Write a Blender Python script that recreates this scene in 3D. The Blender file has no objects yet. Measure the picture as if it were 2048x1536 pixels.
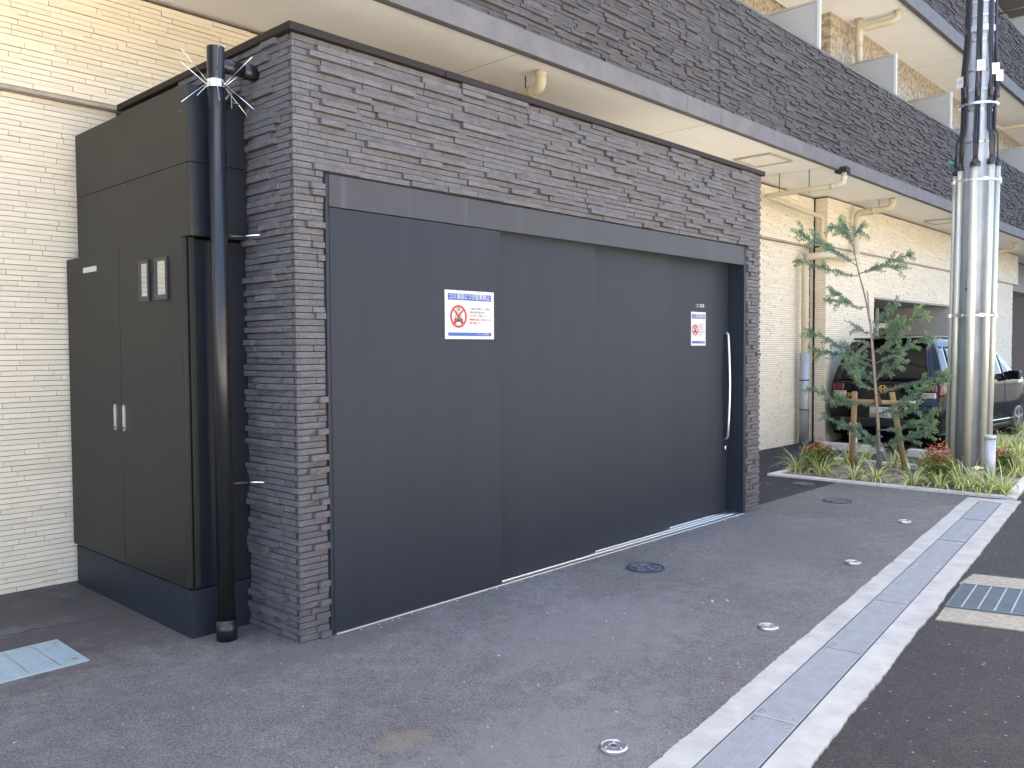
import bpy, math, random
import numpy as np
from mathutils import Vector, Matrix
random.seed(7)
RNG = np.random.default_rng(7)
S = bpy.context.scene
C = bpy.data.collections.new('scene_objects'); S.collection.children.link(C)

# ------------------------------------------------------------------ camera, sky, sun, exposure
CAM = np.array([-2.4248, -3.8035, 1.53])
YAW, PIT, ROL, FPX = math.radians(43.235), math.radians(-2.279), math.radians(-0.34), 1695.05
_f = np.array([math.cos(YAW)*math.cos(PIT), math.sin(YAW)*math.cos(PIT), math.sin(PIT)])
_r = np.array([math.sin(YAW), -math.cos(YAW), 0.]); _u = np.cross(_r, _f)
RT = math.cos(ROL)*_r + math.sin(ROL)*_u
UP = -math.sin(ROL)*_r + math.cos(ROL)*_u
cd = bpy.data.cameras.new('camera'); cam = bpy.data.objects.new('camera', cd); S.collection.objects.link(cam)
cam.matrix_world = Matrix(((RT[0], UP[0], -_f[0], CAM[0]), (RT[1], UP[1], -_f[1], CAM[1]), (RT[2], UP[2], -_f[2], CAM[2]), (0, 0, 0, 1)))
cd.sensor_width = 36; cd.lens = 36*FPX/2048; cd.clip_start = 0.05; cd.clip_end = 600
S.camera = cam

SUN_EL, SUN_AZ = math.radians(66), math.radians(96)      # azimuth measured from +X towards +Y: the sun stands behind the building
w = bpy.data.worlds.new('World'); S.world = w; w.use_nodes = True
nt = w.node_tree; nt.nodes.clear()
sk = nt.nodes.new('ShaderNodeTexSky'); sk.sky_type = 'NISHITA'; sk.sun_disc = False
sk.sun_elevation = SUN_EL; sk.sun_rotation = math.radians(90) - SUN_AZ
sk.air_density = 0.9; sk.dust_density = 3.0; sk.ozone_density = 0.7; sk.altitude = 20
bg = nt.nodes.new('ShaderNodeBackground'); bg.inputs['Strength'].default_value = 0.12
wo = nt.nodes.new('ShaderNodeOutputWorld')
nt.links.new(sk.outputs[0], bg.inputs[0]); nt.links.new(bg.outputs[0], wo.inputs[0])
ld = bpy.data.lights.new('sun', 'SUN'); ld.energy = 5.0; ld.angle = math.radians(0.5); ld.color = (1, 0.95, 0.87)
sun = bpy.data.objects.new('sun', ld); S.collection.objects.link(sun)
sd = Vector((math.cos(SUN_EL)*math.cos(SUN_AZ), math.cos(SUN_EL)*math.sin(SUN_AZ), math.sin(SUN_EL)))
sun.rotation_euler = sd.to_track_quat('Z', 'Y').to_euler(); sun.location = (0, 10, 30)
S.view_settings.view_transform = 'Standard'; S.view_settings.look = 'None'
S.view_settings.exposure = 3.08; S.view_settings.gamma = 1; S.view_settings.use_curve_mapping = False
S.cycles.max_bounces = 8; S.cycles.diffuse_bounces = 5; S.cycles.glossy_bounces = 4

# ------------------------------------------------------------------ helpers
def proj(P):
    d = np.atleast_2d(P) - CAM
    z = d@_f
    return np.stack([1024+FPX*(d@RT)/z, 768-FPX*(d@UP)/z, z], 1)
def back(axis, val, px, py):
    d = _f + RT*(px-1024)/FPX + UP*(768-py)/FPX
    return CAM + d*(val-CAM[axis])/d[axis]

class MB:
    "collects shapes into one mesh"
    def __init__(s): s.v = []; s.f = []; s.sm = []; s.m = []
    def add(s, vs, fs, smooth=False, mi=0):
        o = len(s.v); s.v += [tuple(map(float, p)) for p in vs]
        s.f += [tuple(i+o for i in f) for f in fs]; s.sm += [smooth]*len(fs); s.m += [mi]*len(fs)
    def box(s, x0, x1, y0, y1, z0, z1, mi=0):
        s.add([(x0,y0,z0),(x1,y0,z0),(x1,y1,z0),(x0,y1,z0),(x0,y0,z1),(x1,y0,z1),(x1,y1,z1),(x0,y1,z1)],
              [(0,3,2,1),(4,5,6,7),(0,1,5,4),(1,2,6,5),(2,3,7,6),(3,0,4,7)], mi=mi); return s
    def obox(s, c, ux, uy, uz, hx, hy, hz, mi=0):
        c = np.array(c, float); ux, uy, uz = [np.array(a, float) for a in (ux, uy, uz)]
        vs = [c+ux*a*hx+uy*b*hy+uz*d*hz for d in (-1, 1) for a, b in ((-1,-1),(1,-1),(1,1),(-1,1))]
        s.add(vs, [(0,3,2,1),(4,5,6,7),(0,1,5,4),(1,2,6,5),(2,3,7,6),(3,0,4,7)], mi=mi); return s
    def prism(s, poly, z0, z1, mi=0):
        n = len(poly)
        s.add([(p[0], p[1], z0) for p in poly]+[(p[0], p[1], z1) for p in poly],
              [tuple(range(n-1, -1, -1)), tuple(range(n, 2*n))]+[(i, (i+1) % n, n+(i+1) % n, n+i) for i in range(n)], mi=mi); return s
    def tube(s, pts, r, n=12, cap=True, mi=0, smooth=True):
        P = [np.array(p, float) for p in pts]
        rr = r if hasattr(r, '__len__') else [r]*len(P)
        T = []
        for i in range(len(P)):
            a = P[max(i-1, 0)]; b = P[min(i+1, len(P)-1)]; t = b-a; T.append(t/(np.linalg.norm(t)+1e-12))
        x = np.cross(T[0], [0, 0, 1.]); 
        if np.linalg.norm(x) < 1e-3: x = np.cross(T[0], [1., 0, 0])
        x /= np.linalg.norm(x); vs = []
        for i, p in enumerate(P):
            x = x - T[i]*(x@T[i]); x /= np.linalg.norm(x)+1e-12; y = np.cross(T[i], x)
            for k in range(n):
                a = 2*math.pi*k/n; vs.append(p+rr[i]*(math.cos(a)*x+math.sin(a)*y))
        fs = [(i*n+k, i*n+(k+1) % n, (i+1)*n+(k+1) % n, (i+1)*n+k) for i in range(len(P)-1) for k in range(n)]
        s.add(vs, fs, smooth, mi)
        if cap:
            o = len(s.v)-len(vs)
            s.f += [tuple(o+k for k in range(n-1, -1, -1)), tuple(o+(len(P)-1)*n+k for k in range(n))]; s.sm += [False]*2; s.m += [mi]*2
        return s
    def cyl(s, x, y, z0, z1, r, n=24, mi=0, r1=None): return s.tube([(x,y,z0),(x,y,z1)], [r, r if r1 is None else r1], n, True, mi)
    def mesh(s, name, mats):
        me = bpy.data.meshes.new(name); me.from_pydata(s.v, [], s.f)
        for m in (mats if isinstance(mats, (list, tuple)) else [mats]): me.materials.append(m)
        me.polygons.foreach_set('use_smooth', s.sm)
        if any(s.m): me.polygons.foreach_set('material_index', s.m)
        me.update(); return me
    def build(s, name, mats, parent=None):
        o = bpy.data.objects.new(name, s.mesh(name, mats)); C.objects.link(o)
        if parent is not None: attach(o, parent)
        return o
def world_of(o):
    m = o.matrix_basis.copy() if o.parent is None else world_of(o.parent) @ o.matrix_parent_inverse @ o.matrix_basis
    return m
def attach(o, parent):
    o.parent = parent; o.matrix_parent_inverse = world_of(parent).inverted()
def tag(o, label=None, cat=None, group=None, kind=None):
    for k, v in (('label', label), ('category', cat), ('group', group), ('kind', kind)):
        if v: o[k] = v
    return o
def thing(name, loc, label, cat, group=None, rz=0):
    e = bpy.data.objects.new(name, None); C.objects.link(e); e.location = loc; e.rotation_euler = (0, 0, rz)
    e.matrix_basis = Matrix.Translation(loc) @ Matrix.Rotation(rz, 4, 'Z')
    e.empty_display_size = 0.2
    return tag(e, label, cat, group)
def struct(name, mb, mat): return tag(mb.build(name, mat), kind='structure')
def bevel(o, w_=0.004, seg=2):
    m = o.modifiers.new('bevel', 'BEVEL'); m.width = w_; m.segments = seg; m.limit_method = 'ANGLE'; m.angle_limit = math.radians(50); return o
def arc_path(pts, r=0.07, n=6):
    "polyline with rounded corners"
    P = [np.array(p, float) for p in pts]; out = [P[0]]
    for i in range(1, len(P)-1):
        a, b, c = P[i-1], P[i], P[i+1]
        u = (a-b)/np.linalg.norm(a-b); v = (c-b)/np.linalg.norm(c-b)
        p0, p1 = b+u*r, b+v*r
        for k in range(n+1):
            t = k/n; out.append((1-t)**2*p0+2*t*(1-t)*b+t*t*p1)
    out.append(P[-1]); return out

# ------------------------------------------------------------------ materials
def mat(name, col, rough=0.6, metal=0.0, var=0.0, vscale=3.0, bump=0.0, bscale=60.0, spec=None, col2=None, coat=0.0,
        rvar=0.0, stretch=(1, 1, 1), island=0.0, trans=0.0):
    m = bpy.data.materials.new(name); m.use_nodes = True; n = m.node_tree.nodes; l = m.node_tree.links
    b = n['Principled BSDF']; b.inputs['Roughness'].default_value = rough; b.inputs['Metallic'].default_value = metal
    if spec is not None: b.inputs['Specular IOR Level'].default_value = spec
    if coat: b.inputs['Coat Weight'].default_value = coat; b.inputs['Coat Roughness'].default_value = 0.03
    if trans: b.inputs['Transmission Weight'].default_value = trans
    geo = n.new('ShaderNodeNewGeometry'); mp = n.new('ShaderNodeMapping'); mp.inputs['Scale'].default_value = stretch
    l.new(geo.outputs['Position'], mp.inputs['Vector'])
    col2 = col2 or tuple(c*(1-var) for c in col)
    cur = None
    if var or col2:
        t = n.new('ShaderNodeTexNoise'); t.inputs['Scale'].default_value = vscale; t.inputs['Detail'].default_value = 6; t.inputs['Roughness'].default_value = 0.65
        l.new(mp.outputs[0], t.inputs['Vector'])
        r = n.new('ShaderNodeMapRange'); r.inputs[1].default_value = 0.3; r.inputs[2].default_value = 0.7
        l.new(t.outputs[0], r.inputs[0])
        mx = n.new('ShaderNodeMix'); mx.data_type = 'RGBA'; mx.inputs[6].default_value = (*col2, 1); mx.inputs[7].default_value = (*col, 1)
        l.new(r.outputs[0], mx.inputs[0]); cur = mx.outputs[2]
        if rvar:
            rr = n.new('ShaderNodeMapRange'); rr.inputs[3].default_value = rough-rvar; rr.inputs[4].default_value = rough+rvar
            l.new(t.outputs[0], rr.inputs[0]); l.new(rr.outputs[0], b.inputs['Roughness'])
    if island:
        oi = n.new('ShaderNodeObjectInfo'); ad = n.new('ShaderNodeMath'); ad.operation = 'ADD'
        l.new(oi.outputs['Random'], ad.inputs[0]); l.new(geo.outputs['Random Per Island'], ad.inputs[1])
        fr = n.new('ShaderNodeMath'); fr.operation = 'FRACT'; l.new(ad.outputs[0], fr.inputs[0])
        mr = n.new('ShaderNodeMapRange'); mr.inputs[3].default_value = 1-island; mr.inputs[4].default_value = 1+island*0.6
        l.new(fr.outputs[0], mr.inputs[0])
        hs = n.new('ShaderNodeHueSaturation'); l.new(mr.outputs[0], hs.inputs['Value']); l.new(cur, hs.inputs['Color']); cur = hs.outputs[0]
    l.new(cur, b.inputs['Base Color'])
    if bump:
        t2 = n.new('ShaderNodeTexNoise'); t2.inputs['Scale'].default_value = bscale; t2.inputs['Detail'].default_value = 5
        l.new(mp.outputs[0], t2.inputs['Vector'])
        bp = n.new('ShaderNodeBump'); bp.inputs['Strength'].default_value = 0.6; bp.inputs['Distance'].default_value = bump
        l.new(t2.outputs[0], bp.inputs['Height']); l.new(bp.outputs[0], b.inputs['Normal'])
    m['bs'] = 1
    return m

def asphalt(name, c1, c2, agg, spots=0.0, stain=None):
    m = bpy.data.materials.new(name); m.use_nodes = True; n = m.node_tree.nodes; l = m.node_tree.links
    b = n['Principled BSDF']; b.inputs['Roughness'].default_value = 0.82; b.inputs['Specular IOR Level'].default_value = 0.35
    geo = n.new('ShaderNodeNewGeometry'); P = geo.outputs['Position']
    def noise(sc, det=4, ro=0.6):
        t = n.new('ShaderNodeTexNoise'); t.inputs['Scale'].default_value = sc; t.inputs['Detail'].default_value = det; t.inputs['Roughness'].default_value = ro
        l.new(P, t.inputs['Vector']); return t.outputs[0]
    def ramp(src, a, c, lo=0., hi=1.):
        r = n.new('ShaderNodeMapRange'); r.inputs[1].default_value = a; r.inputs[2].default_value = c; r.inputs[3].default_value = lo; r.inputs[4].default_value = hi
        l.new(src, r.inputs[0]); return r.outputs[0]
    def mix(f, A, B, mode='MIX'):
        x = n.new('ShaderNodeMix'); x.data_type = 'RGBA'; x.blend_type = mode
        for s_, v in ((0, f), (6, A), (7, B)):
            if isinstance(v, (int, float)): x.inputs[s_].default_value = v
            elif isinstance(v, tuple): x.inputs[s_].default_value = (*v, 1)
            else: l.new(v, x.inputs[s_])
        return x.outputs[2]
    base = mix(ramp(noise(0.9, 7, 0.72), 0.32, 0.68), c2, c1)
    base = mix(ramp(noise(9, 5, 0.7), 0.35, 0.7, 0, 0.55), base, tuple(v*0.72 for v in c2))
    vo = n.new('ShaderNodeTexVoronoi'); vo.inputs['Scale'].default_value = agg; l.new(P, vo.inputs['Vector'])
    sp = n.new('ShaderNodeSeparateColor'); l.new(vo.outputs['Color'], sp.inputs[0])
    grain = ramp(sp.outputs[0], 0, 1, 0.52, 1.48)
    g2 = n.new('ShaderNodeVectorMath'); g2.operation = 'SCALE'; l.new(base, g2.inputs[0]); l.new(grain, g2.inputs['Scale'])
    cur = g2.outputs[0]
    vo2 = n.new('ShaderNodeTexVoronoi'); vo2.inputs['Scale'].default_value = agg*0.75; l.new(P, vo2.inputs['Vector'])
    s2 = n.new('ShaderNodeSeparateColor'); l.new(vo2.outputs['Color'], s2.inputs[0])
    cur = mix(ramp(s2.outputs[1], 0.997, 0.998, 0, 0.5+spots), cur, (0.34, 0.34, 0.35))
    cur = mix(ramp(s2.outputs[2], 0.93, 0.95, 0, 0.45), cur, (0.03, 0.028, 0.027))
    if stain:
        for (sx, sy, rx, ry, colr, amt) in stain:
            vm = n.new('ShaderNodeVectorMath'); vm.operation = 'SUBTRACT'; l.new(P, vm.inputs[0]); vm.inputs[1].default_value = (sx, sy, 0)
            ml = n.new('ShaderNodeVectorMath'); ml.operation = 'MULTIPLY'; l.new(vm.outputs[0], ml.inputs[0]); ml.inputs[1].default_value = (1/rx, 1/ry, 0)
            ln = n.new('ShaderNodeVectorMath'); ln.operation = 'LENGTH'; l.new(ml.outputs[0], ln.inputs[0])
            ns = n.new('ShaderNodeMath'); ns.operation = 'ADD'; l.new(ln.outputs['Value'], ns.inputs[0]); l.new(ramp(noise(7, 5), 0.3, 0.7, -0.45, 0.45), ns.inputs[1])
            cur = mix(ramp(ns.outputs[0], 0.55, 1.1, amt, 0), cur, colr)
    l.new(cur, b.inputs['Base Color'])
    bp = n.new('ShaderNodeBump'); bp.inputs['Strength'].default_value = 0.75; bp.inputs['Distance'].default_value = 0.004
    l.new(vo.outputs['Distance'], bp.inputs['Height'])
    bp2 = n.new('ShaderNodeBump'); bp2.inputs['Strength'].default_value = 0.5; bp2.inputs['Distance'].default_value = 0.01
    l.new(noise(14, 5), bp2.inputs['Height']); l.new(bp.outputs[0], bp2.inputs['Normal']); l.new(bp2.outputs[0], b.inputs['Normal'])
    return m

M = {}
M['walk'] = asphalt('sidewalk_asphalt', (0.186, 0.173, 0.161), (0.116, 0.108, 0.101), 240, 0.25,
                    [(-0.35, -1.25, .16, .09, (0.19, 0.15, 0.10), .5), (-1.0, 1.35, 1.9, .95, (0.080, 0.067, 0.063), .8), (-1.15, 1.35, .5, .10, (0.16, 0.165, 0.165), .5), (.1, -.12, .7, .16, (0.10, 0.085, 0.075), .5), (1.2, -1.0, .9, .5, (0.215, 0.2, 0.195), .35), (-.2, -1.7, 1.0, .4, (0.22, 0.21, 0.20), .4), (3.9, -.9, 1.0, .5, (0.125, 0.115, 0.108), .45),
                     (5.3, -0.05, .35, .25, (0.13, 0.11, 0.085), .5), (3.0, -1.2, .45, .2, (0.16, 0.15, 0.15), .35)])
M['road'] = asphalt('road_asphalt', (0.046, 0.0415, 0.037), (0.027, 0.025, 0.023), 170, 0.1)
M['park'] = asphalt('parking_asphalt', (0.036, 0.035, 0.038), (0.024, 0.024, 0.027), 130, 0.2)
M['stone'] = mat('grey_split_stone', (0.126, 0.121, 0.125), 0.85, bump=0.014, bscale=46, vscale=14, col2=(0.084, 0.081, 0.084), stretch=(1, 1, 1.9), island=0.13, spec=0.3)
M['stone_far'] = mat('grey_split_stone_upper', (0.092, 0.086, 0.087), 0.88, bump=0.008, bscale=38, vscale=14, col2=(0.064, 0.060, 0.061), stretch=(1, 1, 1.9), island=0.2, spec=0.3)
M['stone_joint'] = mat('dark_mortar', (0.022, 0.02, 0.02), 0.95, var=0.3, vscale=20)
M['cream'] = mat('cream_tile', (0.80, 0.715, 0.555), 0.8, bump=0.004, bscale=40, vscale=3.5, col2=(0.755, 0.67, 0.515), stretch=(1, 1, 2.2), island=0.06, spec=0.3)
M['cream_joint'] = mat('cream_mortar', (0.12, 0.09, 0.06), 0.95, var=0.3, vscale=20)
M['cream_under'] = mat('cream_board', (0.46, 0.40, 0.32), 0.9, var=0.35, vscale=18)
M['soffit'] = mat('soffit_paint', (0.88, 0.865, 0.81), 0.92, var=0.09, vscale=1.6, bump=0.002, bscale=140)
M['sill'] = mat('weathered_sill_paint', (0.140, 0.130, 0.130), 0.75, col2=(0.100, 0.093, 0.093), vscale=5, bump=0.002, bscale=60)
M['sill_dark'] = mat('drip_groove_paint', (0.115, 0.11, 0.112), 0.8, var=0.2)
M['pvc'] = mat('beige_pvc', (0.56, 0.50, 0.36), 0.42, var=0.12, vscale=6)
M['clamp'] = mat('dark_steel_hanger', (0.10, 0.09, 0.085), 0.5, metal=0.7)
M['door'] = mat('charcoal_painted_steel', (0.0235, 0.029, 0.038), 0.46, var=0.15, vscale=1.6, rvar=0.05, bump=0.0008, bscale=1.2, stretch=(4, 4, .4), spec=0.15)
M['cabside'] = mat('shaded_cabinet_side', (0.012, 0.015, 0.022), 0.36, var=0.1, spec=0.35)  # dim reflections of the recessed cabinet side put into the colour
M['cab'] = mat('black_grey_cabinet_paint', (0.0125, 0.0138, 0.0142), 0.45, var=0.08, vscale=2, rvar=0.04, spec=0.28)
M['gap'] = mat('shadow_gap_rubber', (0.012, 0.012, 0.013), 0.8, var=0.1)
M['coping'] = mat('dark_brown_coping', (0.020, 0.014, 0.012), 0.6, spec=0.2, var=0.15)
M['blackpipe'] = mat('black_enamel_pipe', (0.012, 0.013, 0.015), 0.30, coat=0.0, var=0.15, vscale=9)
M['inox'] = mat('stainless_steel', (0.80, 0.79, 0.77), 0.18, metal=1, var=0.06, vscale=30)
M['satin'] = mat('satin_aluminium', (0.62, 0.62, 0.63), 0.38, metal=1, var=0.15, vscale=25)
M['concrete'] = mat('pale_concrete', (0.42, 0.405, 0.365), 0.9, col2=(0.29, 0.285, 0.26), vscale=5.5, bump=0.004, bscale=50)
M['beigecon'] = mat('beige_exposed_concrete', (0.33, 0.305, 0.235), 0.92, col2=(0.19, 0.17, 0.13), vscale=26, bump=0.005, bscale=70)
M['kerb'] = mat('kerb_concrete', (0.64, 0.635, 0.59), 0.9, col2=(0.50, 0.495, 0.46), vscale=7, bump=0.003, bscale=60)
M['grate'] = mat('galvanised_grating', (0.36, 0.37, 0.38), 0.5, metal=0.3, var=0.18, vscale=14)
M['grate_blue'] = mat('blue_grey_grating', (0.42, 0.52, 0.56), 0.45, metal=0.35, var=0.15, vscale=14)
M['grate_dark'] = mat('dull_grating', (0.17, 0.20, 0.215), 0.5, metal=0.6, var=0.2, vscale=14)
M['pit'] = mat('drain_pit', (0.035, 0.036, 0.038), 0.9, var=0.3)
M['iron'] = mat('cast_iron', (0.075, 0.088, 0.11), 0.42, metal=0.4, var=0.3, vscale=20)
M['iron_hi'] = mat('worn_iron', (0.30, 0.33, 0.38), 0.35, metal=0.6, var=0.3, vscale=40)
M['galv'] = mat('galvanised_pole', (0.44, 0.475, 0.51), 0.55, metal=0.1, col2=(0.29, 0.32, 0.35), vscale=7, stretch=(1, 1, .5))
M['zinc'] = mat('yellow_zinc_conduit', (0.56, 0.56, 0.46), 0.45, metal=0.4, col2=(0.44, 0.45, 0.41), vscale=5, stretch=(1, 1, .3))
M['guard'] = mat('dull_galvanised_sleeve', (0.42, 0.44, 0.47), 0.5, metal=0.35, var=0.15, vscale=9)
M['strap'] = mat('steel_strap', (0.70, 0.70, 0.70), 0.3, metal=0.9, var=0.1)
M['rubber'] = mat('black_rubber', (0.016, 0.017, 0.022), 0.5, var=0.15)
M['white'] = mat('white_plastic', (0.50, 0.50, 0.49), 0.5, var=0.04)
M['paper'] = mat('white_laminated_paper', (0.455, 0.45, 0.435), 0.35, var=0.03)
M['blue'] = mat('blue_print', (0.006, 0.060, 0.27), 0.35, var=0.05)
M['red'] = mat('red_print', (0.36, 0.012, 0.016), 0.35, var=0.05)
M['ink'] = mat('dark_ink', (0.03, 0.03, 0.03), 0.4, var=0.05)
M['greyink'] = mat('grey_ink', (0.10, 0.10, 0.11), 0.4, var=0.05)
M['glassdark'] = mat('dark_glass', (0.006, 0.007, 0.009), 0.03, var=0.05, spec=0.4)
M['mirrorglass'] = mat('reflective_pane', (0.55, 0.56, 0.56), 0.06, metal=0.9, var=0.03)
M['frame_blk'] = mat('black_rubber_frame', (0.025, 0.026, 0.028), 0.4, var=0.1)
M['paint'] = mat('black_car_paint', (0.004, 0.004, 0.005), 0.07, var=0.05, spec=0.30)
M['blackplast'] = mat('black_plastic', (0.018, 0.018, 0.02), 0.55, var=0.1)
M['chrome'] = mat('chrome', (0.85, 0.85, 0.86), 0.08, metal=1, var=0.02)
M['gold'] = mat('gold_badge', (0.85, 0.58, 0.16), 0.28, metal=0.8, var=0.05)
M['redlens'] = mat('red_lens', (0.10, 0.004, 0.006), 0.08, var=0.1, coat=0.5)
M['clearlens'] = mat('clear_lens', (0.34, 0.33, 0.33), 0.12, var=0.1, coat=0.5, metal=0.3)
M['alloy'] = mat('alloy_rim', (0.55, 0.54, 0.54), 0.3, metal=0.9, var=0.1)
M['tyre'] = mat('tyre_rubber', (0.02, 0.02, 0.02), 0.8, var=0.2)
M['wood'] = mat('log_stake', (0.46, 0.31, 0.15), 0.75, col2=(0.31, 0.20, 0.09), vscale=16, stretch=(1, 1, .15), bump=0.002, bscale=60)
M['bark'] = mat('grey_green_bark', (0.27, 0.27, 0.20), 0.85, col2=(0.16, 0.15, 0.11), vscale=30, bump=0.003, bscale=80)
M['cane'] = mat('bamboo_cane', (0.42, 0.29, 0.20), 0.6, col2=(0.30, 0.20, 0.14), vscale=20)
M['twine'] = mat('brown_hemp_wrap', (0.16, 0.075, 0.045), 0.95, var=0.4, vscale=60, bump=0.004, bscale=120)
M['bluetape'] = mat('blue_tape', (0.05, 0.13, 0.35), 0.5, var=0.1)
M['soil'] = mat('dry_soil', (0.33, 0.265, 0.205), 0.95, col2=(0.19, 0.15, 0.115), vscale=22, bump=0.02, bscale=45)
M['chip'] = mat('wood_chip', (0.36, 0.28, 0.20), 0.9, col2=(0.18, 0.12, 0.08), vscale=30, island=0.4)
M['grit'] = mat('pale_grit', (0.46, 0.45, 0.44), 0.8, island=0.3, var=0.2)
M['pine'] = mat('blue_green_leaves', (0.21, 0.29, 0.195), 0.6, col2=(0.135, 0.20, 0.15), vscale=9, island=0.35, spec=0.3)
M['pinetip'] = mat('fresh_green_leaves', (0.24, 0.40, 0.15), 0.55, col2=(0.17, 0.30, 0.12), vscale=9, island=0.25, spec=0.3)
M['blade'] = mat('variegated_blades', (0.50, 0.53, 0.16), 0.5, col2=(0.32, 0.40, 0.11), vscale=11, island=0.3, spec=0.35)
M['bladepale'] = mat('pale_blade_edges', (0.60, 0.62, 0.30), 0.5, col2=(0.48, 0.52, 0.22), vscale=11, island=0.2, spec=0.35)
M['nandg'] = mat('nandina_green', (0.19, 0.30, 0.06), 0.5, col2=(0.07, 0.15, 0.035), vscale=14, island=0.35, spec=0.35)
M['nandr'] = mat('nandina_red', (0.62, 0.13, 0.08), 0.5, col2=(0.42, 0.13, 0.05), vscale=14, island=0.35, spec=0.35)
M['nando'] = mat('nandina_orange', (0.45, 0.27, 0.08), 0.5, col2=(0.25, 0.16, 0.05), vscale=14, island=0.35, spec=0.35)
M['partition'] = mat('grey_partition_board', (0.33, 0.325, 0.31), 0.8, var=0.04)
M['whiteframe'] = mat('white_frame', (0.50, 0.50, 0.47), 0.5, var=0.03)
M['greywall'] = mat('grey_plaster', (0.40, 0.385, 0.365), 0.9, var=0.06)
M['darkwall'] = mat('dark_cladding', (0.085, 0.082, 0.09), 0.85, var=0.12)
M['darkbrown'] = mat('dark_brown_metal', (0.05, 0.035, 0.03), 0.5, var=0.2)
M['mark'] = mat('white_line_paint', (0.75, 0.75, 0.74), 0.7, var=0.15, vscale=20)
M['stop'] = mat('wheel_stop_concrete', (0.60, 0.59, 0.57), 0.9, col2=(0.42, 0.41, 0.40), vscale=9, bump=0.003, bscale=60)
M['bluelid'] = mat('blue_lid', (0.12, 0.32, 0.42), 0.5, var=0.1)
M['bluegreen_rag'] = mat('faded_green_band', (0.10, 0.32, 0.28), 0.7, var=0.2)
def mosaic():
    m = bpy.data.materials.new('brown_cream_mosaic'); m.use_nodes = True; n = m.node_tree.nodes; l = m.node_tree.links; b = n['Principled BSDF']
    g = n.new('ShaderNodeNewGeometry'); sx = n.new('ShaderNodeSeparateXYZ'); l.new(g.outputs['Position'], sx.inputs[0])
    ad = n.new('ShaderNodeMath'); l.new(sx.outputs[0], ad.inputs[0]); l.new(sx.outputs[1], ad.inputs[1])
    cb = n.new('ShaderNodeCombineXYZ'); l.new(ad.outputs[0], cb.inputs[0]); l.new(sx.outputs[2], cb.inputs[1])
    def q(sc):
        v = n.new('ShaderNodeVectorMath'); v.operation = 'SCALE'; l.new(cb.outputs[0], v.inputs[0]); v.inputs['Scale'].default_value = sc
        f = n.new('ShaderNodeVectorMath'); f.operation = 'FLOOR'; l.new(v.outputs[0], f.inputs[0])
        wn = n.new('ShaderNodeTexWhiteNoise'); l.new(f.outputs[0], wn.inputs['Vector']); return wn.outputs['Value']
    r = n.new('ShaderNodeValToRGB'); e = r.color_ramp.elements; e[0].color = (0.27, 0.195, 0.125, 1); e[1].color = (0.46, 0.40, 0.29, 1); r.color_ramp.interpolation = 'CONSTANT'; e[1].position = 0.55
    x = e.new(0.3); x.color = (0.36, 0.29, 0.19, 1)
    l.new(q(20), r.inputs[0])
    br = n.new('ShaderNodeTexBrick'); br.offset = 0; br.inputs['Scale'].default_value = 20; br.inputs['Brick Width'].default_value = 1; br.inputs['Row Height'].default_value = 1; br.inputs['Mortar Size'].default_value = 0.05
    l.new(cb.outputs[0], br.inputs['Vector']); br.inputs['Mortar'].default_value = (0.32, 0.27, 0.2, 1)
    l.new(r.outputs[0], br.inputs['Color1']); l.new(r.outputs[0], br.inputs['Color2'])
    l.new(br.outputs[0], b.inputs['Base Color']); b.inputs['Roughness'].default_value = 0.5
    return m
M['mosaic'] = mosaic()
M['bouncepave'] = mat('pale_bounce_paving', (0.56, 0.53, 0.48), 0.9, var=0.15, vscale=2)  # pale so the added sheet reflects plenty of sunlight
M['housewall'] = mat('pale_render', (0.62, 0.58, 0.51), 0.9, var=0.08)
M['housewall2'] = mat('beige_render', (0.50, 0.42, 0.33), 0.9, var=0.08)
def streaks():
    "rain streaks run down the painted fascia"
    m = mat('streaked_painted_steel', (0.043, 0.045, 0.051), 0.5, spec=0.25, var=0.10, vscale=1.2, rvar=0.05)
    n = m.node_tree.nodes; l = m.node_tree.links; b = n['Principled BSDF']; src = b.inputs['Base Color'].links[0].from_socket
    g = n.new('ShaderNodeNewGeometry'); mp = n.new('ShaderNodeMapping'); mp.inputs['Scale'].default_value = (11, 1, 0.25); l.new(g.outputs['Position'], mp.inputs[0])
    t = n.new('ShaderNodeTexNoise'); t.inputs['Scale'].default_value = 1.0; t.inputs['Detail'].default_value = 3; l.new(mp.outputs[0], t.inputs[0])
    r = n.new('ShaderNodeMapRange'); r.inputs[1].default_value = 0.62; r.inputs[2].default_value = 0.74; r.inputs[4].default_value = 0.5; l.new(t.outputs[0], r.inputs[0])
    x = n.new('ShaderNodeMix'); x.data_type = 'RGBA'; l.new(r.outputs[0], x.inputs[0]); l.new(src, x.inputs[6]); x.inputs[7].default_value = (0.085, 0.085, 0.093, 1)
    l.new(x.outputs[2], b.inputs['Base Color']); return m
M['fascia'] = streaks()

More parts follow.
